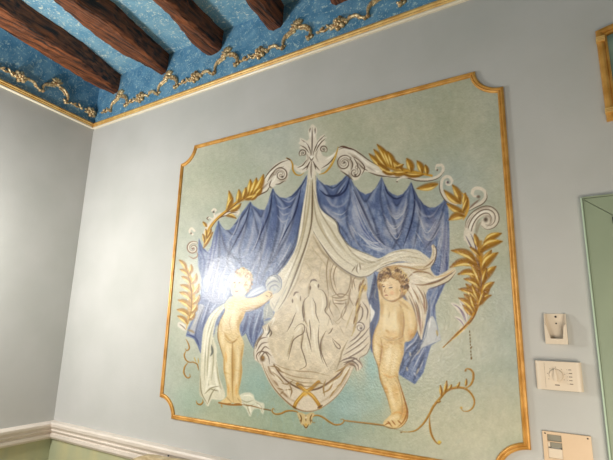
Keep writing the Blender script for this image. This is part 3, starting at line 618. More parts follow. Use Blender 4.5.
    KS('482,221 478,228 476,238|484,216 490,217 491,223 487,227|474,212 482,208 490,208', 2.6, '8f7e6c', .5, 1.2)
    B(486, 219.8, 3.0, 3.4, '4f4034', .9)
    K("472.6,193.4 473.6,190 477.4,188.4 482,189.4 485.4,192.6 485.6,197.4 482.4,202 477,205.4 471,208.4", 3.4, sc, 1, .6, 'n', True); K("472.6,193.4 474,196.4 478,196.4", 2, sc, 1, .6, 'n', True); B(478.6, 197, 2.6, 2.2, '6a5549', .9); K("486.6,192 487,198.5 483,204 476,207.6 468.6,211.6", .8, sd, .75, .5); K("480,199.5 474,204.5 468.6,209.6", 1.6, '8a7464', .8, .8)
    # white feather leaves right
    F("464,236 466,228 473,233 477,241 478.8,250 479,260 475.5,256 470.5,249 466.5,242", sc); KS("466,236 471,246 477,256|471,234 475,244 478,257|474,236 477.6,248", 1.0, '5f5262', .8, .6)
    for q in ("451,303 457,303.5 463,308 467,315 467.4,324 462,316 456,309", "454.8,316.5 459.6,317 464,321 465.5,327 460.5,323", "459,299.5 464,302 468,309 469,318 465,312 461,306", "461,326 464,327.6 465,331 459,333"):
        F(q, 'dcd3c2')
    KS("453,304 460,309 466,322|456,317.6 461,321 465,327|461,302 466,309 468.4,318|456,305 463,312 467,323", .8, '76607a', .65, .5)
    F("179.4,322 184,323.6 187,328 186,331 181,328.5 178,325.6", 'd9d2c2'); K("180,324 184,327 186.5,330", .9, sd, .6)
    # crest
    F("313,124.6 309.8,128.5 308.6,133 309.4,138 307.4,141 303.4,139 300,138.6 300.6,141 299,143.8 301.4,145.6 299.6,148.6 303,149.6 306.4,154 306,160 302,164.6 298.4,166.4 295,164.8 294,167.6 297,171 301.6,173.2 306,172 308.4,170 309.6,176 311.6,181 314,175.6 315.4,170.6 318,173.4 321,173.8 322,170.4 327,168 332,163.6 337,157 339.2,149.6 335.4,152.4 330.6,156 326,157 322.4,154.4 321.6,149.4 325,146 326.4,142 324.4,141 327.6,137 324,137.6 325.6,134.2 321,136.6 317.6,141 317,136 317.8,131.6 316.4,127.6", sc)
    K("312.6,128 312.6,140 312.4,150 312,157", 1.0, sd, .85, .6); B(311.8, 157.4, 2.2, 2.4, 'f1ecdf', .95); K("309.6,157 311.8,160.4 314.2,157.4", .8, sd, .8, .5)
    KS("302,140 307,144 310.4,150 311,156|301,145.6 305.8,148.4 309.4,153|325,135.6 319,142 315,150 313.4,156|325.8,138.6 320,144.6 316,152|311,161 308,166 303,170|313,161 316,166 320,170.6|312,161 311.4,170 311.8,178|310,162 307,170|314,162 316.4,170|298,168 303,165.6 307.4,160|322,168.6 330,163 337,154|310.6,128 310.4,133|315.6,128 315.4,134", .9, sd, .8, .55)
    KS("311,130 310.8,138|314.6,131 314.6,138|305,142 308.4,147|321,140.6 317.4,146|326,160 332,156.6 337,152|300,168.6 305,166.6", 1.5, 'f5efe1', .8, .8)
    KS("306,153 308.6,158 306.6,164|318.6,150 316.4,156 318.6,162|312,163 312,174", 1.5, WSH, .75, .9)
    scroll(303.6, 153.4, 3.2, 1.0, 150, 470, 1.7, 1.1, sc, sd, True, 12); scroll(323.6, 149.6, 3.2, 1.0, 30, -290, 1.7, 1.1, sc, sd, True, 12)
    B(303.8, 153.6, 1, 1, '57483b', .8); B(323.8, 150, 1, 1, '57483b', .8)

    # ---- gold ribbon edges, leaves
    CUR[0] = 7
    K("286.5,158.4 290.6,160 293,164.6 293.4,170 296.4,174.6 301,175.4 304.4,173", 1.7, 'b98a2c', 1, .6, 'b', True); K("287,158 291,160.5", 1.2, '5f3d1a', .8)
    K("338.6,147.4 337,153 334.6,159.4 330.6,167 325.6,172.6 320,174.6", 2.2, 'bb8c2f', 1, .6, 'b', True); K("337.6,150 334.2,160 329.6,168", .7, GLT, .8, .5)
    K("240,202 249,195 257,188 262,180", 6, 'b08231', .8, 1.4, 'b', True)
    K("206.7,235 210,228 215,221.5 220,216.5 226,211.5 234,205 241,199.6 249,195.4 257,191.5", 2.2, GLD, 1, .6, 'n', True); K("207.6,235.6 216,222 227,212.4 242,200.4 257,192.6", .8, GDK, .8, .5)
    for a in ((227, 211, 229.4, 191, 5, .12), (228.6, 209, 233.5, 198, 3.5, -.1), (238, 203, 239.4, 189.6, 4.6, .05), (247, 197, 250.8, 179.6, 5.4, .08), (250.5, 195.5, 257, 178, 5.6, .05), (253.5, 194.5, 264, 174.6, 5.8, .06), (243.5, 199, 246.5, 187.5, 4, 0), (256, 196, 262.6, 188, 4.2, 0), (246, 199.6, 256.5, 196.6, 3.6, -.05), (252, 200, 258.4, 194, 3, 0),
              (227, 215.8, 236.8, 218.6, 3, -.15), (207, 227, 203.4, 222, 2.6, 0), (231, 211.4, 241.6, 203.6, 4, .05)):
        leaf(*a[:5], bend=a[5])
    # slender sprig beside the curtain tip
    for a in ((204.6, 246, 209.4, 236, 3.2), (205, 243, 203.4, 234, 2.6), (207, 239, 212, 229, 3), (206.6, 238, 206.4, 229, 2.2), (204, 248, 213.5, 232, 2.6)): leaf(*a)
    # left garland
    K("188,322 191.5,306 192,290 189,272", 7, 'c0913f', .8, 1.6, 'b', True)
    K("186.5,329 190,318 193.6,304 193.4,290 190,275 184,262", 3.4, 'd6ab55', 1, .7, 'b', True)
    for x0, y0, x1, y1, w in ((187, 270, 179.6, 260, 3.6), (190, 276, 180.4, 269.4, 3.6), (191.6, 284, 182, 276.6, 3.8), (192.4, 292, 180.8, 285, 4.2), (192.6, 300, 180, 292.4, 4.4), (191.6, 308, 178.6, 300, 4.6), (190, 316, 177.4, 309.6, 4.6), (188, 324, 178, 316, 4), (190, 274, 191.6, 264.4, 3.4), (192, 284, 197, 273.6, 4), (193.4, 294, 199.6, 284, 4.2), (193.4, 304, 200, 295, 4), (191.4, 313, 198, 304, 4), (189, 320, 195.6, 312.6, 3.6)):
        leaf(x0, y0, x1, y1, w, 'd3a64e', '8a5f25', 'f2e0a2', .08)
    K("189,322 192,308 192,290 188,272", .9, '7f551e', .7, .5)
    # leaves right of the crest
    K("376,156 384,162 394,168 404,171 424,174", 6, 'a5762a', .85, 1.4, 'b', True)
    K("378,160 388,165.4 398,169 410,171.6 424,174.4 432,176", 2.2, GLD, 1, .6, 'n', True)
    for a in ((386, 168, 369.4, 154, 5, -.06), (387, 167, 374, 149.6, 5, 0), (389, 166, 377.4, 144.6, 5.6, .05), (391, 167, 383.4, 149.6, 5.4, .05), (393.6, 168, 388, 151.8, 5.2, .05), (397, 169, 394.4, 160, 4.4, 0), (390, 171, 378, 163.6, 4.2, -.1), (411.6, 172, 407, 158.6, 6.2, .05), (403, 171, 394, 161.4, 4.4, 0), (422.6, 173.6, 417.2, 161, 5.6, .05), (427.4, 174.6, 425.6, 165, 4, 0), (392, 173, 408, 172.4, 4.4, .06), (404, 174.4, 424, 175, 3.6, .05), (383, 171.4, 396, 174, 3.4, .05), (396, 168, 404, 164.6, 3.4, 0)):
        leaf(*a[:5], bend=a[5], col='bd8c2e')
    leaf(438, 184.4, 417, 189, 6, bend=-.06, col='cfa044')
    # right upper cluster
    K("462,193 467,198 468,205 466.6,213 463.6,220", 3.6, 'd0a147', 1, .7, 'b', True)
    for a in ((460.4, 202.6, 452.6, 185, 6, .05), (461, 204, 444.2, 190.4, 5.6, -.08), (464.4, 213.4, 446.8, 203.8, 5.4, -.06), (465, 216.6, 449, 220.4, 6.4, .1), (464, 206, 465.4, 193, 4.6, 0), (463, 212, 468, 198, 4, 0)):
        leaf(*a[:5], bend=a[5], col='cb9b42')
    # right garland
    K("476,308 479,296 480,282 480,268 480,254 481,242", 10, 'a8782c', .85, 2.0, 'b', True); KS("478,300 480,284 480,266 480,250|472,300 476,286|486,262 484,280", 2.6, '6e4518', .7, 1.4)
    for a in ((478, 296, 466, 284, 5), (479, 282, 468, 271, 5), (481, 298, 490, 287, 5), (482, 262, 492, 250, 5), (479, 268, 466, 257, 5), (476, 306, 464, 294, 5), (480, 252, 490, 241, 5), (473, 316, 463, 305, 4.6)): leaf(*a, col='b08231', lt='dcb765')
    K("443.4,347.4 450,341 458,333 465,327 472,318.6 477.6,306 481.4,292 482.4,278 481.4,264 479,250 478,238", 3.6, 'b88428', 1, .7, 'b', True)
    for a in ((478, 247, 474.6, 234, 4.4, 0), (484, 243, 501.8, 233.4, 6, .1), (481, 250, 502.6, 241.4, 7, .12), (480, 256, 470, 247, 3.4, 0), (477, 263, 451.4, 250.8, 6.4, .12), (482, 270, 498.2, 252.6, 7, .12), (476, 266, 450.2, 267.6, 6.4, .16), (479, 276, 458, 274.6, 5.4, .14), (482.4, 282, 496.4, 266.2, 6.6, .1), (480.6, 288, 464, 279, 5.2, .12), (483, 293, 494.4, 282, 5.6, .12), (478, 300, 458.6, 289.2, 5.4, .14), (481.4, 304, 491.6, 295.2, 4.4, .2), (474.6, 312, 458.8, 298, 5, .1), (479, 300, 472, 284, 4.4, 0), (480.6, 284, 470, 262, 5, .05), (481.6, 286, 487, 268, 4.2, 0), (479, 306, 484.6, 290, 4, 0), (476, 310, 470, 294, 4.4, 0)):
        leaf(*a[:5], bend=-a[5] if a[2] > a[0] else a[5], col='c08f30')
    K("478.6,305 473.4,318 463,329 450,341 444,347", 1.3, '74481a', .8, .6); K("470,323 460,333 450,342", 1.2, 'e3bb58', .8, .6)
    KS("481,268 481.6,284 479.6,300|476,258 480,268", 1.0, '4c3556', .5, .6)

    # ---- thin gold flourishes at the foot
    CUR[0] = 8
    def fl(s, w=1.8, c='b08438', tp='b'):
        K(s, w, c, 1, .55, tp, True)
        P = pts_of(s)+np.array([.45, .5]); K(P, .7, '6b4a20', .7, .45)
    fl("403,431.6 410,431.6 417,429.6 424,423 429.4,414.7 434,406 440.7,397.8 446,391.6 452,388.6 459,387.4 465.5,388.6 471,393 474.4,399.6 473.8,406 469.6,410.4 464,411 461,408", 2.6)
    fl("465,388.4 470.6,385 473.4,379 473.4,373 470.6,369.4 466.4,368.8 465,371", 2.4); fl("430,416 430,424 431.4,433 434.8,440 439,444 441.4,442", 2.2); B(439.6, 441.8, 2.2, 2, 'd9b73c', .95, True)
    B(461.6, 407.6, 1.8, 1.6, 'c49a45', .9, True); B(466, 370.4, 1.5, 1.4, '8a632c', .9, True); B(401.6, 432, 1.4, 1.2, '7a5424', .9, True)
    for a in ((441.6, 396, 440.6, 385, 2.6), (445, 393, 447, 380.6, 2.8), (449, 390, 452, 384.4, 2.4), (457, 388, 460, 382, 2), (437, 402, 441, 401, 2), (466, 386, 466.6, 378.6, 2)): leaf(*a)
    K("344.5,420.3 356,421.8 370,423.2 384,425", 1.2, 'a98449', .95, .5, 'n', True); K("344.5,421 370,424 384,425.8 394,428.6 403,430.6", .7, '6b4a20', .8, .5)
    fl("315.4,422.4 312.6,421.6 311.8,418 314.6,415.6 319,415.4 324,417.6 329.6,421.6 335,424.4 340.6,424.2 344,421.6 343.4,418.8 341,419.6", 1.9)
    fl("299,418 298.6,412.6 294,410.8 287,411 281,413.6 275.6,413.8 272.6,411 273.6,408.2 275.4,410", 1.9); K("264.6,409 271,410.2", 1.1, '7b5c33', .9, .5, 'n', True); K("240,404.2 252,405.8 264,409", .9, '8a6636', .75, .5)
    F("297.6,413 302,412.4 306.5,414.4 311,412.4 315,413.4 313,418 311.8,423.6 308.8,425.6 306.6,428.8 304.4,425.8 301,423.6 299.6,418.4", 'cdb683')
    KS("300,413.6 302,418 301.4,423|312.6,413.8 310.8,418 311,423|306.4,415 306.4,421|303.4,424 306.5,427.6 309.4,424", 1.0, '6f5027', .85, .55); B(306.4, 424.6, 2, 2, 'c79a3f', .8); B(306.4, 417.4, 1.6, 2, 'e9ddbb', .9); B(301, 420.4, 1.2, 1.4, '6a4a22', .7); B(312, 420.4, 1.2, 1.4, '6a4a22', .7)
    K("219.5,402.6 230,404.6 242,404.8", 1.4, '9c6b30', .9, .6, 'n', True); K("222,404 222.6,407.6", 1.4, 'b98a45', .8, .6)
    fl("196.8,400.6 198,403.6 201,404.4 203.4,402 203,399.6", 1.4)
    fl("186.3,339 188.6,343 189.8,348 187.4,350.4 185.8,348.6", 1.2); fl("186.6,350.4 184.8,355 186.6,360 190.4,362.2 194,361.4", 1.2); fl("188.6,362 185.2,367 184.6,373 187.6,377.6 190.6,376.6 190.2,373.8", 1.4)
    fl("192,361.6 197.6,364 199,370", 1.1); KS("198.6,358 199.4,364|194.6,357 196.6,362", 1.1, 'b99a4a', .9, .5, 'b', True)
    for i in range(9):
        y = 331+i*3.3; K([(469.9+i*.2, y), (470+i*.2, y+1.4)], .9, '6e5a34', .8, .4, 'n', True)
    B(471.6, 358, 1.1, 2.2, '6a4d22', .9, True); B(471.8, 347, .9, 1.4, '6a4d22', .9, True)
    # hatching by the right scroll
    KS("456,193 466,185|459,195 469,187|453,182 462,177|456,186 465,180|486,200 496,205|470,206 478,200|488,203 500,208", .5, '8e8672', .4, .5)
    # all-over age and brush texture
    IMG[:] *= (1+((vnoise(1.0)-.5)*.05+(vnoise(3.4)-.5)*.04)[..., None])
    np.clip(IMG, 0, 1, out=IMG)

# ---------------------------------------------------------------- materials
M_wall = mat('wall_paint', 'b8b8b2', 'c0bfba', 3, .7, bump=.05, bscale=90, spec=.08)
M_dado = mat('green_dado', 'b0b391', 'c2bc90', 9, .5, bump=.08, bscale=70, stretch=(1, 1, .35), detail=6)
def blue_paper(name, a, b, fleck):
    M = mat(name, a, b, 14, .5, bump=.12, bscale=60, detail=6)
    nt = M.node_tree; bs = nt.nodes['Principled BSDF']; src = bs.inputs['Base Color'].links[0].from_socket
    tc = nt.nodes.new('ShaderNodeTexCoord'); n = nt.nodes.new('ShaderNodeTexNoise'); n.inputs['Scale'].default_value = 55; n.inputs['Detail'].default_value = 3
    n.inputs['Distortion'].default_value = 1.5
    nt.links.new(tc.outputs['Object'], n.inputs['Vector'])
    r = nt.nodes.new('ShaderNodeValToRGB'); r.color_ramp.elements[0].position = .55; r.color_ramp.elements[1].position = .68
    r.color_ramp.elements[0].color = (0, 0, 0, 1); r.color_ramp.elements[1].color = (1, 1, 1, 1)
    mx = nt.nodes.new('ShaderNodeMix'); mx.data_type = 'RGBA'
    nt.links.new(n.outputs[0], r.inputs[0]); nt.links.new(r.outputs[0], mx.inputs[0]); nt.links.new(src, mx.inputs[6]); mx.inputs[7].default_value = lin(fleck)
    nt.links.new(mx.outputs[2], bs.inputs['Base Color']); return M
M_frz = blue_paper('blue_damask_frieze', '457ea3', '6b9cba', 'b3cdce')
M_ceil = blue_paper('blue_damask_ceiling', '639cbc', '86b6cc', 'dfe8dc')
M_white = mat('white_trim_paint', 'e6dacd', 'dfd3c5', 12, .4)
M_gold = mat('gilding', 'cfa055', 'e0bd75', 30, .5, metal=.15, bump=.15, bscale=120)
M_goldd = mat('frame_gilding', 'bd8638', 'd9a455', 22, .36, metal=.3, bump=.1, bscale=90)
M_orn = mat('stucco_gilding', '8a5418', 'f0dfae', 75, .3, metal=.35, bump=.2, bscale=200, lo=.3, hi=.7)  # brown to cream noise paints shade and highlights into the gilding
M_cornw = mat('cornice_white', 'e6ddc6', None, rough=.4)
M_wood = mat('hewn_dark_oak', '1e0f08', '93532b', 15, .6, bump=.9, bscale=30, stretch=(4, .3, 4), detail=10, lo=.36, hi=.66)
M_green = mat('green_door_paint', '8c987f', '939e84', 5, .42, bump=.03)
M_greend = mat('green_door_edge_lit', 'b4c8ae', None, rough=.4)  # paler green puts the left edge highlight into the bead's colour
M_plast = mat('cream_plastic', 'd9c9b2', None, rough=.38)
M_peach = mat('peach_plate', 'dcc1a0', 'd6ba98', 6, .4)
M_grey = mat('grey_insert', '8d8878', None, rough=.3)
M_dark = mat('dark_metal', '1d1a18', None, rough=.4)
M_floor = mat('terrazzo_floor', 'a3937b', 'b9ab93', 40, .35)
M_headb = mat('carved_limed_wood', 'b09a72', 'd3c09a', 20, .55, bump=.3, bscale=80, stretch=(1, 1, 3))
M_glass = mat('dark_teal_picture', '5f7568', '80907c', 12, .15, spec=.8)
M_sage = mat('painted_panel_edge', 'a9b8a2', None, rough=.4)

# ---------------------------------------------------------------- the room
XR, YF = 1.9, -4.2
def struct(name, bm, m, label, **k):
    o = obj(name, bm, m, **k); return tag(o, label, None, None, 'structure')
bm = bmesh.new(); box(bm, -3.3, XR+.2, YF, .15, -.1, 0); struct('floor', bm, M_floor, 'pale stone floor below the painted wall')
bm = bmesh.new(); box(bm, -3.3, XR+.2, YF, .15, CEIL, CEIL+.12); struct('ceiling', bm, M_ceil, 'light blue papered ceiling between the dark beams')
bm = bmesh.new(); box(bm, XC-.12, XR+.1, 0, .12, 0.955, 2.96); struct('wall_back', bm, M_wall, 'pale grey wall carrying the framed mural')
bm = bmesh.new(); box(bm, XC-.12, XR+.1, 0, .12, 0, .955); struct('wall_back_dado', bm, M_dado, 'green panelled dado below the rail of the mural wall')
bm = bmesh.new(); box(bm, XC-.12, XR+.1, 0, .12, 2.96, CEIL); struct('wall_back_frieze', bm, M_frz, 'blue papered frieze above the mural wall')
def lbox(bm, u0, u1, v0, v1, o0, o1):
    P = [(u0, v0), (u1, v0), (u1, v1), (u0, v1)]; prism(bm, P, o0, o1, fl_)
for nm, z0, z1, mm, lb in (('wall_left', .955, 2.96, M_wall, 'grey side wall left of the corner'), ('wall_left_dado', 0, .955, M_dado, 'green dado below the rail of the left side wall'), ('wall_left_frieze', 2.96, CEIL, M_frz, 'darker blue papered frieze above the left side wall')):
    bm = bmesh.new(); lbox(bm, -.0, 4.2, z0, z1, -.12, 0); struct(nm, bm, mm, lb)
bm = bmesh.new(); box(bm, XR, XR+.1, YF, 0, 0, CEIL); struct('wall_right', bm, M_wall, 'grey side wall beyond the green door')

# gold and white cornice strip
def strip(name, m, prof, f, u0, u1, lb, parent=None):
    b = bmesh.new(); sweep(b, [(u0, 0), (u1, 0)], prof, False, f)
    o = obj(name, b, m, parent)
    return o
def prof_strip(parts, f, u0, u1, name, label):
    first = None
    for (nm, mm, P) in parts:
        b = bmesh.new()
        A = [b.verts.new(f(u0, v, o)) for v, o in P]; C = [b.verts.new(f(u1, v, o)) for v, o in P]
        b.faces.new(A); b.faces.new(C[::-1])
        for i in range(len(P)): b.faces.new((A[i], C[i], C[(i+1) % len(P)], A[(i+1) % len(P)]))
        o = obj(nm if first else name, b, mm, first)
        if not first: first = o; tag(o, label, None, None, 'structure')
    return first
gp = [('x', M_gold, [(2.952, 0), (2.953, .010), (2.960, .015), (2.966, .012), (2.972, .017), (2.982, .014), (2.984, 0)]), ('white_bead', M_cornw, [(2.940, 0), (2.940, .009), (2.946, .014), (2.952, .012), (2.952, 0)])]
prof_strip(gp, fb, XC, XR, 'trim_1', 'thin gold and white picture rail along the top of the mural wall')
prof_strip(gp, fl_, 0, 3.6, 'trim_2', 'thin gold and white picture rail along the top of the left wall')
rail = [(.932, 0), (.932, .012), (.945, .022), (.962, .022), (.966, .016), (.974, .016), (.978, .027), (.984, .029), (.988, .024), (.994, .026), (1.006, .036), (1.020, .038), (1.028, .032), (1.032, 0)]
prof_strip([('x', M_white, rail)], fb, XC, 0.0, 'trim_3', 'white moulded chair rail under the mural')
prof_strip([('x', M_white, rail)], fl_, 0, 3.6, 'trim_4', 'white moulded chair rail on the left wall')

# ---------------------------------------------------------------- beams
ZB = 3.168
def wobble(P, n=26, amp=.006, seed=1):
    r = random.Random(seed); out = []
    P = [Vector(p) for p in P]
    for i in range(n+1):
        t = i/n*(len(P)-1); k = min(int(t), len(P)-2); q = P[k].lerp(P[k+1], t-k)
        out.append(Vector((q.x+r.uniform(-amp, amp), q.y)))
    return out
def beam(lowL, lowR, seed, label, xtop):
    """lowL / lowR: outline points of the underside's two long edges"""
    A = [Vector(at_height(x, y, ZB)) for x, y in lowL]; Bq = [Vector(at_height(x, y, ZB)) for x, y in lowR]
    A.sort(key=lambda q: q.y); Bq.sort(key=lambda q: q.y)
    def ext(L, slope):
        L = list(L); L[-1] = Vector((L[-1].x, min(L[-1].y, .0)))
        if L[-1].y < -.002: L.append(Vector((L[-1].x-.0*slope, 0)))
        d = L[0].y-(-4.0); L.insert(0, Vector((L[0].x+.17*d, -4.0)))
        return L
    A = ext(A, 1); Bq = ext(Bq, 1)
    ys = np.concatenate([np.linspace(-4, -1.2, 16), np.linspace(-1.15, 0, 40)])
    r = random.Random(seed)
    xa = np.interp(ys, [q.y for q in A], [q.x for q in A]); xb = np.interp(ys, [q.y for q in Bq], [q.x for q in Bq])
    bm = bmesh.new(); rings = []
    for y, a, b in zip(ys, xa, xb):
        b = max(b, a+.05); w_ = b-a; zt = CEIL
        ring = []
        for (x, z) in ((a-.018, zt), (a-.012, ZB+.07), (a-.002, ZB+.018), (a+.02, ZB+.002), (a+w_*.35, ZB-.002), (a+w_*.7, ZB), (b-.012, ZB+.001), (b, ZB+.012), (b+.004, ZB+.06), (b+.006, zt)):
            j = .0035
            ring.append(bm.verts.new((x+r.uniform(-j, j), y, z if z == zt else z+r.uniform(-j, j))))
        rings.append(ring)
    for R0, R1 in zip(rings, rings[1:]):
        for j in range(len(R0)): bm.faces.new((R0[j], R0[(j+1) % len(R0)], R1[(j+1) % len(R0)], R1[j]))
    bm.faces.new(rings[0][::-1]); bm.faces.new(rings[-1])
    o = obj('ceiling_beam', bm, M_wood, None, False)
    return tag(o, label, 'beam', 'dark hewn beams across the blue ceiling')
beam([(0, 30), (19.6, 42), (53, 62.7), (78.4, 78.4), (97.6, 89.7), (109.6, 94)], [(0, 9), (19.6, 23.5), (49, 42), (78.4, 60.8), (117, 91.5)], 1, 'dark hewn beam nearest the left wall, ending by the room corner', 0)
beam([(50, 0), (80, 25.5), (99.6, 41), (119, 55), (137, 63.6), (146.6, 68.6), (157.5, 74.5)], [(74, 0), (80, 6), (109.4, 23.5), (138.8, 49), (167, 73)], 2, 'dark hewn beam, second from the left wall, with a tapering brown underside', 0)
beam([(150.6, 0), (162.4, 11.8), (178, 27.5), (187.4, 41), (195.7, 49), (205.5, 57)], [(168, 0), (180, 11.7), (199.6, 31.4), (220.5, 50.5)], 3, 'dark hewn beam in the middle, third from the left wall', 0)
beam([(243.7, 0), (254.5, 15.7), (268, 31.4)], [(262, 0), (270, 11), (282, 26)], 4, 'short visible dark beam end, fourth from the left wall', 0)
beam([(326, -7), (334.5, 9.5)], [(346, -7), (351, 1)], 5, 'small stub of a dark beam at the top edge, furthest from the left wall', 0)

# ---------------------------------------------------------------- gilded stucco on the friezes
def spl(P, n=5): return [tuple(q) for q in spline(P, False, n)]
def rad(P, r0, r1, r2):
    n = len(P); return [r0+(r1-r0)*min(1, 2*i/(n-1)) if i < n/2 else r1+(r2-r1)*(2*i/(n-1)-1) for i in range(n)]
def g_rosette(bm, f):
    for k in range(6):
        a = k*math.pi/3+.3; blob(bm, .019*math.cos(a), .019*math.sin(a), .017, .0125, .011, f, a)
    for k in range(6):
        a = k*math.pi/3+.8; blob(bm, .010*math.cos(a), .010*math.sin(a), .010, .007, .009, f, a, .010)
    blob(bm, 0, 0, .008, .008, .010, f, 0, .016)
    for a in (.15, 3.0, -2.8): blob(bm, .034*math.cos(a), .034*math.sin(a), .014, .006, .006, f, a)
def g_scroll(bm, f):   # the small C piece
    P = spl([(-.045, -.004), (-.034, .010), (-.014, .014), (.006, .010), (.022, -.004), (.040, -.014)]); tube(bm, P, rad(P, .004, .0085, .005), f)
    blob(bm, -.046, -.002, .010, .008, .009, f); blob(bm, .040, -.016, .009, .009, .010, f); blob(bm, -.030, .016, .012, .006, .008, f, .9)
    blob(bm, .012, -.002, .012, .006, .007, f, -.9); blob(bm, .052, -.008, .010, .005, .006, f, .5)
def g_arch(bm, f):
    P = spl([(-.078, -.020), (-.080, .004), (-.066, .026), (-.040, .040), (-.012, .050)]); tube(bm, P, rad(P, .005, .0085, .007), f)
    P = spl([(.004, .050), (.034, .046), (.058, .028), (.068, .004), (.062, -.022)]); tube(bm, P, rad(P, .007, .009, .006), f)
    P = spl([(-.060, .018), (-.040, .030), (-.014, .036)]); tube(bm, P, rad(P, .003, .005, .004), f)
    P = spl([(.010, .038), (.034, .034), (.052, .016)]); tube(bm, P, rad(P, .003, .005, .004), f)
    for a in (70, 95, 120, 150, 40, 185): blob(bm, -.004+.020*math.cos(math.radians(a)), .056+.022*math.sin(math.radians(a)), .020, .0075, .010, f, math.radians(a))
    blob(bm, -.004, .052, .011, .011, .014, f)
    blob(bm, .060, -.026, .013, .009, .011, f, .6); blob(bm, .076, -.020, .011, .006, .007, f, .9); blob(bm, .050, -.016, .011, .006, .008, f, 2.4); blob(bm, -.079, -.024, .009, .010, .010, f)
def g_sprig(bm, f):
    P = spl([(-.040, -.006), (-.020, -.002), (.002, -.006), (.024, .004), (.040, .004)]); tube(bm, P, rad(P, .003, .006, .004), f)
    blob(bm, -.014, .006, .014, .006, .008, f, .6); blob(bm, .016, .010, .014, .006, .008, f, 2.3); blob(bm, .030, -.004, .012, .006, .008, f, -.6); blob(bm, -.034, -.002, .012, .006, .007, f, 2.8)
kinds = {'gilded_rosette': (g_rosette, 'rosette'), 'gilded_scroll': (g_scroll, 'scroll'), 'gilded_arch_crest': (g_arch, 'arched crest'), 'gilded_sprig': (g_sprig, 'leaf sprig')}
proto = {}
SC = 1.14
def place(kind, side, u, v, tilt=0):
    if kind not in proto:
        bm = bmesh.new(); kinds[kind][0](bm, lambda a, b, o: (a*SC, -o*1.35, b*SC)); first = obj(kind, bm, M_orn, None, True); proto[kind] = first; o = first
    else:
        o = proto[kind].copy(); scn.collection.objects.link(o)
    if side == 'b': o.location = (u, .002, v); o.rotation_euler = (0, tilt, 0)
    else:
        p = fl_(u, v, -.002); o.location = p; o.rotation_euler = (0, 0, 0)
        o.rotation_mode = 'XYZ'
        # local x runs toward the room corner, local -y off the wall
        ex = Vector((-dl.x, -dl.y, 0)); ey = Vector((-nl.x, -nl.y, 0)); ez = Vector((0, 0, 1))
        mm = Matrix((ex, ey, ez)).transposed().to_4x4(); mm.translation = Vector(p); o.matrix_world = mm
    return o
ordw = [q+' the corner' for q in ('nearest', 'second from', 'third from', 'fourth from', 'fifth from', 'sixth from')]
lay = {'gilded_rosette': [-2.364, -1.872, -1.391, -.911, -.43], 'gilded_scroll': [-2.245, -1.775, -1.292, -.82], 'gilded_arch_crest': [-2.582, -2.108, -1.627, -1.150, -.668], 'gilded_sprig': [-2.734, -2.452, -1.962, -1.484, -.991]}
lz = {'gilded_rosette': 3.055, 'gilded_scroll': 3.050, 'gilded_arch_crest': 3.064, 'gilded_sprig': 3.052}
for kd, xs in lay.items():
    for i, x in enumerate(xs):
        tag(place(kd, 'b', x, lz[kd]), 'gilded %s on the mural wall frieze, %s' % (kinds[kd][1], ordw[i]), 'wall ornament', 'gilded ornaments along the mural wall frieze')
layl = {'gilded_rosette': [.040, .536], 'gilded_scroll': [.455], 'gilded_arch_crest': [.300], 'gilded_sprig': [.152, .620]}
for kd, xs in layl.items():
    for i, x in enumerate(xs):
        lb = 'gilded %s on the left wall frieze' % kinds[kd][1]
        if len(xs) > 1: lb += ', '+('nearest the room corner' if i == 0 else 'further from the room corner')
        tag(place(kd, 'l', x, lz[kd]), lb, 'wall ornament', 'gilded ornaments along the left wall frieze')

# ---------------------------------------------------------------- the mural
paint_all()
mural = thing('framed_mural', 'large framed wall painting of two cherubs drawing a blue curtain round a cream cartouche', 'painting', (-1.065, 0, 1.158))
X0, X1, Z0, Z1 = -1.926, -.2065, 1.158, 2.611
NX, NZ = .0975, .0935
def notch_path(g=0.0):
    """panel outline with concave quarter-round corners, clockwise"""
    x0, x1, z0, z1 = X0+g, X1-g, Z0+g, Z1-g; P = []
    def arc(cx, cz, a0, a1, rx, rz, n=12):
        for i in range(n+1):
            a = math.radians(a0+(a1-a0)*i/n); P.append((cx+rx*math.cos(a), cz+rz*math.sin(a)))
    rx, rz = NX+g*0, NZ+g*0
    arc(X0, Z1, -90, 0, rx+g, rz+g) if False else None
    for cx, cz, a0, a1 in ((X0, Z1, 270, 360), (X1, Z1, 180, 270), (X1, Z0, 90, 180), (X0, Z0, 0, 90)):
        pts = []
        rr_x, rr_z = rx+g, rz+g
        for i in range(13):
            a = math.radians(a0+(a1-a0)*i/12); pts.append([cx+rr_x*math.cos(a), cz+rr_z*math.sin(a)])
        P += [(min(max(x, x0), x1), min(max(z, z0), z1)) for x, z in pts]
    return P
path = notch_path()
# path runs TL notch (left side up to top), TR, BR, BL: clockwise seen from the room; outward side is (+t.y, -t.x) of reversed direction
bm = bmesh.new()
FW = .0215
prof = [(0, 0), (0, .007), (-.002, .011), (-.006, .013), (-.0095, .0125), (-.0115, .0095), (-.0135, .0095), (-.0155, .0115), (-.0185, .0105), (-.0205, .0075), (-FW, .0055), (-FW, 0)]
sweep(bm, path[::-1], prof, True, fb)
frame = obj('gilded_frame', bm, M_goldd, mural)
frame['label'] = 'slim gilded moulding with scooped corners'
frame.matrix_parent_inverse = Matrix.Translation((1.065, 0, -1.158))

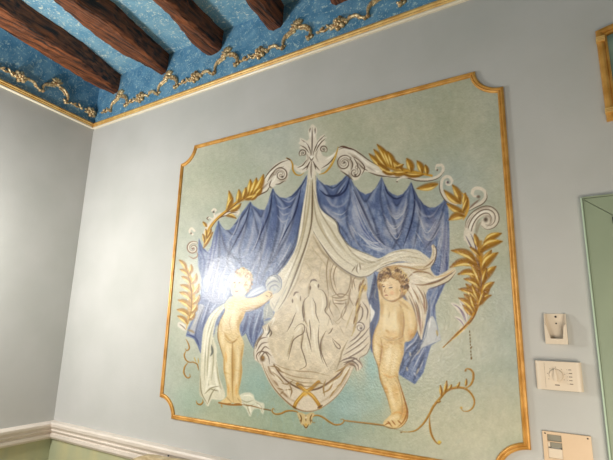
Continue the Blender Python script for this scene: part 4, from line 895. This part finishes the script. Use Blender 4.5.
M_paint = bpy.data.materials.new('varnished_mural_paint'); M_paint.use_nodes = True
nt = M_paint.node_tree; b = nt.nodes['Principled BSDF']
at = nt.nodes.new('ShaderNodeAttribute'); at.attribute_name = 'paint'; nt.links.new(at.outputs['Color'], b.inputs['Base Color'])
b.inputs['Roughness'].default_value = .20; b.inputs['Specular IOR Level'].default_value = .44
tc = nt.nodes.new('ShaderNodeTexCoord')
n1 = nt.nodes.new('ShaderNodeTexNoise'); n1.inputs['Scale'].default_value = 130; n1.inputs['Detail'].default_value = 5; nt.links.new(tc.outputs['Object'], n1.inputs['Vector'])
bp = nt.nodes.new('ShaderNodeBump'); bp.inputs['Strength'].default_value = .28; bp.inputs['Distance'].default_value = .006
nt.links.new(n1.outputs[0], bp.inputs['Height']); nt.links.new(bp.outputs[0], b.inputs['Normal'])

st = .0021
gx = np.arange(X0+.002, X1-.002+st, st); gz = np.arange(Z0+.002, Z1-.002+st, st)
GX, GZ = np.meshgrid(gx, gz)
px, py = to_px(GX, np.zeros_like(GX), GZ)
fx = np.clip((px-PX0)*PS-.5, 0, PW-1.001); fy = np.clip((py-PY0)*PS-.5, 0, PH-1.001)
ix, iy = fx.astype(int), fy.astype(int); ax, ay = (fx-ix)[..., None], (fy-iy)[..., None]
COL = (IMG[iy, ix]*(1-ax)+IMG[iy, ix+1]*ax)*(1-ay)+(IMG[iy+1, ix]*(1-ax)+IMG[iy+1, ix+1]*ax)*ay
COL = np.where(COL <= .04045, COL/12.92, ((COL+.055)/1.055)**2.4)
cX, cZ = (GX[:-1, :-1]+GX[1:, 1:])/2, (GZ[:-1, :-1]+GZ[1:, 1:])/2
pcx, pcy = to_px(cX, np.zeros_like(cX), cZ)
own = OWN[np.clip(((pcy-PY0)*PS).astype(int), 0, PH-1), np.clip(((pcx-PX0)*PS).astype(int), 0, PW-1)]
inside = np.ones(cX.shape, bool)
for cx, cz in ((X0, Z1), (X1, Z1), (X1, Z0), (X0, Z0)):
    inside &= ((cX-cx)/(NX+.003))**2+((cZ-cz)/(NZ+.003))**2 > 1
H_, W_ = GX.shape
vid = np.arange(H_*W_).reshape(H_, W_)
def paint_mesh(name, sel, label, parent):
    f = np.argwhere(sel); i, j = f[:, 0], f[:, 1]
    q = np.stack([vid[i, j], vid[i, j+1], vid[i+1, j+1], vid[i+1, j]], 1)
    used, inv = np.unique(q.ravel(), return_inverse=True)
    me = bpy.data.meshes.new(name)
    co = np.stack([GX.ravel()[used], np.full(len(used), -.004), GZ.ravel()[used]], 1)
    me.vertices.add(len(used)); me.vertices.foreach_set('co', co.ravel().astype(np.float32))
    nl_ = len(q)*4; me.loops.add(nl_); me.loops.foreach_set('vertex_index', inv.ravel().astype(np.int32))
    me.polygons.add(len(q)); me.polygons.foreach_set('loop_start', np.arange(0, nl_, 4, dtype=np.int32)); me.polygons.foreach_set('loop_total', np.full(len(q), 4, np.int32))
    me.update(calc_edges=True)
    ca = me.color_attributes.new('paint', 'FLOAT_COLOR', 'POINT')
    c4 = np.ones((len(used), 4), np.float32); c4[:, :3] = COL.reshape(-1, 3)[used]; ca.data.foreach_set('color', c4.ravel())
    me.materials.append(M_paint)
    o = bpy.data.objects.new(name, me); scn.collection.objects.link(o); o.parent = parent
    if label: o['label'] = label
    return o
panel = paint_mesh('painted_panel', inside & (own == 0), 'pale sage green painted ground of the mural', mural)
panel.matrix_parent_inverse = Matrix.Translation((1.065, 0, -1.158))
al = lambda x, y: x > 0
def pieces(sel, least=70):
    """separate the detached pieces of a painted element; specks join the largest piece"""
    lab = np.where(sel, np.arange(sel.size).reshape(sel.shape)+1, 0)
    while True:
        n = lab.copy()
        for dy in (-1, 0, 1):
            for dx in (-1, 0, 1):
                n = np.maximum(n, np.roll(np.roll(lab, dy, 0), dx, 1))
        n = np.where(sel, n, 0)
        nn_ = n.ravel(); idx = nn_-1; n2 = np.where(nn_ > 0, np.maximum(nn_, nn_[np.maximum(idx, 0)]), 0).reshape(sel.shape)
        if (n2 == lab).all(): break
        lab = n2
    ids, cnt = np.unique(lab[lab > 0], return_counts=True)
    big = [i for i, c in zip(ids, cnt) if c >= least] or [ids[cnt.argmax()]]
    main = ids[cnt.argmax()]
    return [(lab == i) | (sel & ~np.isin(lab, big)) if i == main else (lab == i) for i in big]
names = {1: [('painted_curtain', 'blue painted curtain hanging in scallops', al)], 2: [('painted_veil', 'cream painted veil drawn aside over the cartouche', al)],
         3: [('painted_cartouche', 'cream shell cartouche with faint relief figures', al)],
         9: [('painted_sheet', 'cream painted cloth hanging beside the left cherub', lambda x, y: x < 230), ('painted_sheet', 'cream painted cloth lying by the feet of the left cherub', lambda x, y: x >= 230)],
         4: [('painted_cherub', 'painted cherub on the left reaching for the veil', al)], 5: [('painted_cherub', 'painted winged cherub on the right under the veil', al)],
         6: [('painted_crest', 'off white acanthus crest at the top centre', lambda x, y: (x >= 294) & (x < 338.4)), ('painted_scrollwork', 'off white scrolls left of the crest', lambda x, y: (x < 294) & (y < 224)),
             ('painted_scrollwork', 'small off white curls at the left edge', lambda x, y: (x < 294) & (y >= 224)), ('painted_scrollwork', 'off white scrolls just right of the crest', lambda x, y: (x >= 338.4) & (x < 462)),
             ('painted_scrollwork', 'large off white scroll and plumes at the right', lambda x, y: x >= 462)],
         7: [('painted_leaves', 'golden leaf spray above the left curtain', lambda x, y: (x < 300) & ((y < 230) | (x > 201))), ('painted_leaves', 'golden leaf garland at the left edge', lambda x, y: (x <= 201) & (y >= 230)),
             ('painted_leaves', 'golden leaf spray right of the crest', lambda x, y: (x >= 300) & (x < 441)), ('painted_leaves', 'golden leaf cluster above the right garland', lambda x, y: (x >= 441) & (y < 226)),
             ('painted_leaves', 'large golden leaf garland at the right', lambda x, y: (x >= 441) & (y >= 226))],
         8: [('painted_flourish', 'thin brown gold scroll at the lower left', lambda x, y: x < 205), ('painted_flourish', 'thin gold line and scroll left of the foot ornament', lambda x, y: (x >= 205) & (x < 297.5)),
             ('painted_ornament', 'small gold ornament under the cartouche', lambda x, y: (x >= 297.5) & (x < 314)), ('painted_flourish', 'thin gold scroll between cartouche and right cherub', lambda x, y: (x >= 314) & (x < 401)),
             ('painted_flourish', 'curling brown gold scroll at the lower right', lambda x, y: (x >= 401) & (y > 361)), ('painted_chain', 'thin dotted chain below the right garland', lambda x, y: (x >= 401) & (y <= 361))]}
for k, L in names.items():
    for nm, lb, cond in L:
        sel = inside & (own == k) & cond(pcx, pcy)
        for piece in (pieces(sel) if k in (6, 8) else [sel]): paint_mesh(nm, piece, lb, panel)
# solid backing of the panel
bm = bmesh.new(); prism(bm, notch_path(.004), 0.0005, .003, fb); bk = obj('panel_backing', bm, M_sage, mural); bk.matrix_parent_inverse = Matrix.Translation((1.065, 0, -1.158))

# ---------------------------------------------------------------- picture at the top right
pic = thing('gilded_picture', 'gilded bamboo style frame with a dark teal picture beside the mural', 'picture', (.40, 0, 2.303))
def pin(o, p): o.matrix_parent_inverse = Matrix.Translation(-Vector(p)); return o
PL = (.40, 0, 2.303)
def lerp_top(x): return 2.641+.045*math.sin(math.pi*min(1, max(0, (x-.099)/.60)))
outer = [(.099, 2.303)]+[(.099, 2.641)]+[(x, lerp_top(x)) for x in np.linspace(.13, .67, 14)]+[(.70, 2.641), (.70, 2.303)]
bm = bmesh.new(); sweep(bm, outer[::-1], [(0, 0), (0, .008), (-.004, .015), (-.013, .017), (-.020, .014), (-.022, .010), (-.024, .013), (-.030, .011), (-.032, 0)], True, fb)
pin(obj('frame_moulding', bm, M_goldd, pic), PL)
for i, (x, z) in enumerate(((.110, 2.335), (.110, 2.60), (.689, 2.335), (.689, 2.60))):
    bm = bmesh.new()
    for dz in (-.006, 0, .006): box(bm, x-.013, x+.013, -.027, -.004, z+dz-.002, z+dz+.002, .001, 1)
    pin(obj('bamboo_knot', bm, M_gold, pic), PL)
bm = bmesh.new(); prism(bm, [(x*1+(.03 if x < .2 else -.03 if x > .6 else 0), z-.03 if z > 2.5 else z+.03) for x, z in outer], .001, .008, fb); pin(obj('picture_surface', bm, M_glass, pic), PL)

# ---------------------------------------------------------------- green door with mitred casing
door = tag(bpy.data.objects.new('door_1', None), 'green painted door with a mitred casing at the right', None, None, 'structure'); scn.collection.objects.link(door); door.location = (.45, 0, 0)
DL = (.45, 0, 0); cw = .080; xL, xR_, zT = .006, .94, 2.046
for nm, P in (('casing', [(xL, 0), (xL, zT), (xL+cw, zT-.066), (xL+cw, 0)]), ('casing', [(xL, zT), (xR_, zT), (xR_-cw, zT-.066), (xL+cw, zT-.066)]), ('casing', [(xR_, 0), (xR_, zT), (xR_-cw, zT-.066), (xR_-cw, 0)])):
    c = Vector((sum(p[0] for p in P)/4, sum(p[1] for p in P)/4))
    P2 = []
    for p in P:
        v = Vector(p); P2.append(tuple(v+(c-v).normalized()*.0011))
    bm = bmesh.new(); prism(bm, P2, 0, .016, fb)
    es = [e for e in bm.edges if all(abs(v.co.y+.016) < 1e-5 for v in e.verts)]; bmesh.ops.bevel(bm, geom=es, offset=.0015, segments=2, affect='EDGES')
    pin(obj(nm, bm, M_green, door), DL)
bm = bmesh.new(); box(bm, xL-.006, xL-.0005, -.020, 0, 0, zT+.004, .002); pin(obj('edge_bead', bm, M_greend, door), DL)
bm = bmesh.new(); box(bm, xL, xR_, -.019, 0, zT+.001, zT+.006, .001); pin(obj('head_bead', bm, M_green, door), DL)
bm = bmesh.new(); box(bm, xL+cw, xR_-cw, -.006, -.001, .005, zT-.066, .001); pin(obj('door_leaf', bm, M_green, door), DL)
bm = bmesh.new(); box(bm, xL+cw-.006, xL+cw+.012, -.022, -.005, zT-.092, zT-.070, .002); pin(obj('dark_block', bm, M_dark, door), DL)  # plain dark block at the inner corner of the casing

# ---------------------------------------------------------------- remote holder
rh = thing('remote_holder', 'small empty cream remote control holder on the wall above the thermostat', 'holder', (-.1055, 0, 1.582)); RL = (-.1055, 0, 1.582)
x0, x1, z0, z1, dp = -.1375, -.0745, 1.580, 1.676, .024
bm = bmesh.new(); box(bm, x0, x1, -.003, 0, z0, z1, .0008); pin(obj('back_plate', bm, M_plast, rh), RL)
for xa, xb in ((x0, x0+.004), (x1-.004, x1)):
    bm = bmesh.new(); P = [(0, z0), (dp, z0), (dp, z0+.058), (.010, z1), (0, z1)]
    a = [bm.verts.new((xa, -o, z)) for o, z in P]; b_ = [bm.verts.new((xb, -o, z)) for o, z in P]
    bm.faces.new(a); bm.faces.new(b_[::-1])
    for i in range(5): bm.faces.new((a[i], b_[i], b_[(i+1) % 5], a[(i+1) % 5]))
    pin(obj('side_panel', bm, M_plast, rh), RL)
bm = bmesh.new(); box(bm, x0, x1, -dp, 0, z0, z0+.004, .0008); pin(obj('bottom', bm, M_plast, rh), RL)
bm = bmesh.new(); prism(bm, [(x0, z0), (x1, z0), (x1, z0+.064), (x1-.009, z0+.056), (x1-.013, z0+.017), (x0+.016, z0+.017), (x0+.005, z0+.058), (x0, z0+.060)], dp-.003, dp+.001, fb); pin(obj('front_lip', bm, M_plast, rh), RL)
for dz, s_ in ((.010, .0034), (.031, .0026)):
    bm = bmesh.new(); blob(bm, (x0+x1)/2+.002, z1-dz, s_, s_, .0015, fb, 0, .003); pin(obj('screw', bm, M_dark, rh), RL)

# ---------------------------------------------------------------- thermostat
th = thing('thermostat', 'cream wall thermostat with a round dial and a column of printed marks', 'thermostat', (-.109, 0, 1.437)); TL_ = (-.109, 0, 1.437)
x0, x1, z0, z1, dp = -.1735, -.0455, 1.440, 1.5265, .024
bm = bmesh.new(); P = []
n = 10
for i in range(n+1):
    t = i/n; P.append((x0+.016*(1-math.cos(math.pi/2*t)), dp*.62+dp*.38*math.sin(math.pi/2*t)))
P = [(x0, 0)]+P+[(x1-(p[0]-x0), p[1]) for p in P[::-1]]+[(x1, 0)]
a = [bm.verts.new((x, -o, z0)) for x, o in P]; b_ = [bm.verts.new((x, -o, z1)) for x, o in P]
bm.faces.new(a); bm.faces.new(b_[::-1])
for i in range(len(P)): bm.faces.new((a[i], b_[i], b_[(i+1) % len(P)], a[(i+1) % len(P)]))
pin(obj('body', bm, M_plast, th), TL_)
bm = bmesh.new(); box(bm, -.1475, -.1467, -dp-.0004, -dp+.002, z0+.006, z1-.004); pin(obj('groove', bm, mat('groove_shade', 'a3927c'), th), TL_)
bm = bmesh.new(); box(bm, x0+.012, x1-.012, -dp+.006, -.002, z0-.0015, z0+.001); pin(obj('underside_grille', bm, M_grey, th), TL_)
bm = bmesh.new(); r = bmesh.ops.create_cone(bm, cap_ends=True, segments=40, radius1=.0195, radius2=.0180, depth=.007)
for v in bm.verts: v.co = Vector((v.co.x-.1160, -dp-.003-v.co.z, v.co.y+1.485))
dial = pin(obj('dial', bm, M_plast, th), TL_)
bm = bmesh.new(); prism(bm, [(-.1215, 1.467), (-.1145, 1.4665), (-.1130, 1.478), (-.1175, 1.504), (-.1200, 1.504), (-.1235, 1.478)], dp+.005, dp+.014, fb); obj('fin', bm, M_plast, dial)
M_ink = mat('print_ink', '5b4d42', None, rough=.6)
bm = bmesh.new()
for a_ in range(-30, 211, 40):
    a_ = math.radians(a_); box(bm, -.116+.0245*math.cos(a_)-.0009, -.116+.0245*math.cos(a_)+.0009, -dp-.0004, -dp+.001, 1.485+.0245*math.sin(a_)-.0009, 1.485+.0245*math.sin(a_)+.0009)
pin(obj('dial_marks', bm, M_ink, th), TL_)
bm = bmesh.new(); rt = random.Random(4)
for k in range(5):
    z = 1.5035-k*.0105; box(bm, -.0865, -.0850, -dp-.0004, -dp+.001, z-.0006, z+.0006)
    x = -.0810
    for q in range(4):
        w_ = rt.uniform(.0012, .0024); box(bm, x, x+w_, -dp-.0004, -dp+.001, z-.0013, z+.0012); x += w_+.0005
pin(obj('printed_marks', bm, M_ink, th), TL_)
bm = bmesh.new(); box(bm, -.1215, -.1085, -dp-.0004, -dp+.001, 1.4545, 1.4572); pin(obj('printed_word', bm, M_ink, th), TL_)

# ---------------------------------------------------------------- switch plate
sp = thing('switch_plate', 'peach coloured electrical plate with two grey inserts at the bottom right', 'switch plate', (-.105, 0, 1.228)); SL = (-.105, 0, 1.228)
x0, x1, z0, z1, dp = -.1705, -.0395, 1.226, 1.314, .008
def P4(bm, xa, xb, za, zb, o0, o1, bev=.001): box(bm, xa, xb, -o1, -o0, za, zb, bev)
bm = bmesh.new()
P4(bm, x0, x0+.013, z0, z1, 0, dp); P4(bm, x0+.052, x1, z0, z1, 0, dp); P4(bm, x0+.0125, x0+.0525, z1-.0085, z1, 0, dp); P4(bm, x0+.0125, x0+.0525, z0, z0+.012, 0, dp); P4(bm, x0+.0125, x0+.0525, 1.2835, 1.2865, 0, dp-.001)
pin(obj('cover_plate', bm, M_peach, sp), SL)
bm = bmesh.new(); P4(bm, x0+.013, x0+.052, 1.2865, z1-.0085, 0, .003); pin(obj('upper_insert', bm, M_grey, sp), SL)
bm = bmesh.new(); P4(bm, x0+.020, x0+.052, 1.268, 1.283, 0, .004); pin(obj('lower_insert', bm, M_grey, sp), SL)
bm = bmesh.new(); P4(bm, x0+.013, x0+.052, z0+.012, 1.2655, 0, .006); P4(bm, x0+.013, x0+.0195, 1.2655, 1.283, 0, .006); pin(obj('blank_insert', bm, M_plast, sp), SL)
for xx, zz in ((x0+.008, z1-.0065), (x1-.009, z1-.0075)):
    bm = bmesh.new(); blob(bm, xx, zz, .0026, .0022, .0012, fb, 0, dp); pin(obj('screw', bm, M_dark, sp), SL)
bm = bmesh.new(); P4(bm, x0+.0145, x0+.020, 1.2665, 1.2690, .005, .0072, .0003); pin(obj('latch', bm, M_dark, sp), SL)
bm = bmesh.new(); P4(bm, x0+.048, x0+.051, 1.2655, 1.2680, .005, .0072, .0003); pin(obj('latch', bm, M_dark, sp), SL)

# ---------------------------------------------------------------- headboard top and the nail on the rail
YH = -.075
px_pts = [(137, 460.0), (138, 457.6), (142, 456.2), (147.5, 454.2), (156, 454.6), (168, 457.2), (180, 458.6), (200, 461.0), (230, 465)]
top = [at_wall(x, y, YH+.02) for x, y in px_pts]
xr = top[-1][0]; xl = top[0][0]
half = [(x, z) for x, z in top]; mir = [(2*xr+.0-x, z) for x, z in half[::-1]][1:]
hb = thing('headboard', 'carved pale wooden crest of a headboard at the bottom edge, before the chair rail', 'headboard', (xr, YH, 0)); HL = (xr, YH, 0)
bm = bmesh.new(); P = half+mir; zlow = min(z for _, z in P)-.06
P = [(xl+.03, zlow)]+P+[(2*xr-xl-.03, zlow)]
a = [bm.verts.new((x, YH-.02, z)) for x, z in P]; b_ = [bm.verts.new((x, YH+.02, z)) for x, z in P]
bm.faces.new(a); bm.faces.new(b_[::-1])
for i in range(len(P)): bm.faces.new((a[i], b_[i], b_[(i+1) % len(P)], a[(i+1) % len(P)]))
pin(obj('crest_rail', bm, M_headb, hb), HL)
bm = bmesh.new(); box(bm, xl+.06, 2*xr-xl-.06, YH-.01, YH+.012, .42, zlow+.01, .004); pin(obj('back_panel', bm, M_headb, hb), HL)
for xx in (xl+.035, 2*xr-xl-.095):
    bm = bmesh.new(); box(bm, xx, xx+.06, YH-.02, YH+.02, 0, zlow+.012, .005); pin(obj('leg', bm, M_headb, hb), HL)
nx, nz = at_wall(168.4, 455.7, -.036)
bm = bmesh.new(); blob(bm, nx, nz, .0048, .0048, .004, fb, 0, .034); tag(obj('nail', bm, M_dark, None, True), 'small black nail head on the white chair rail above the headboard', 'nail')
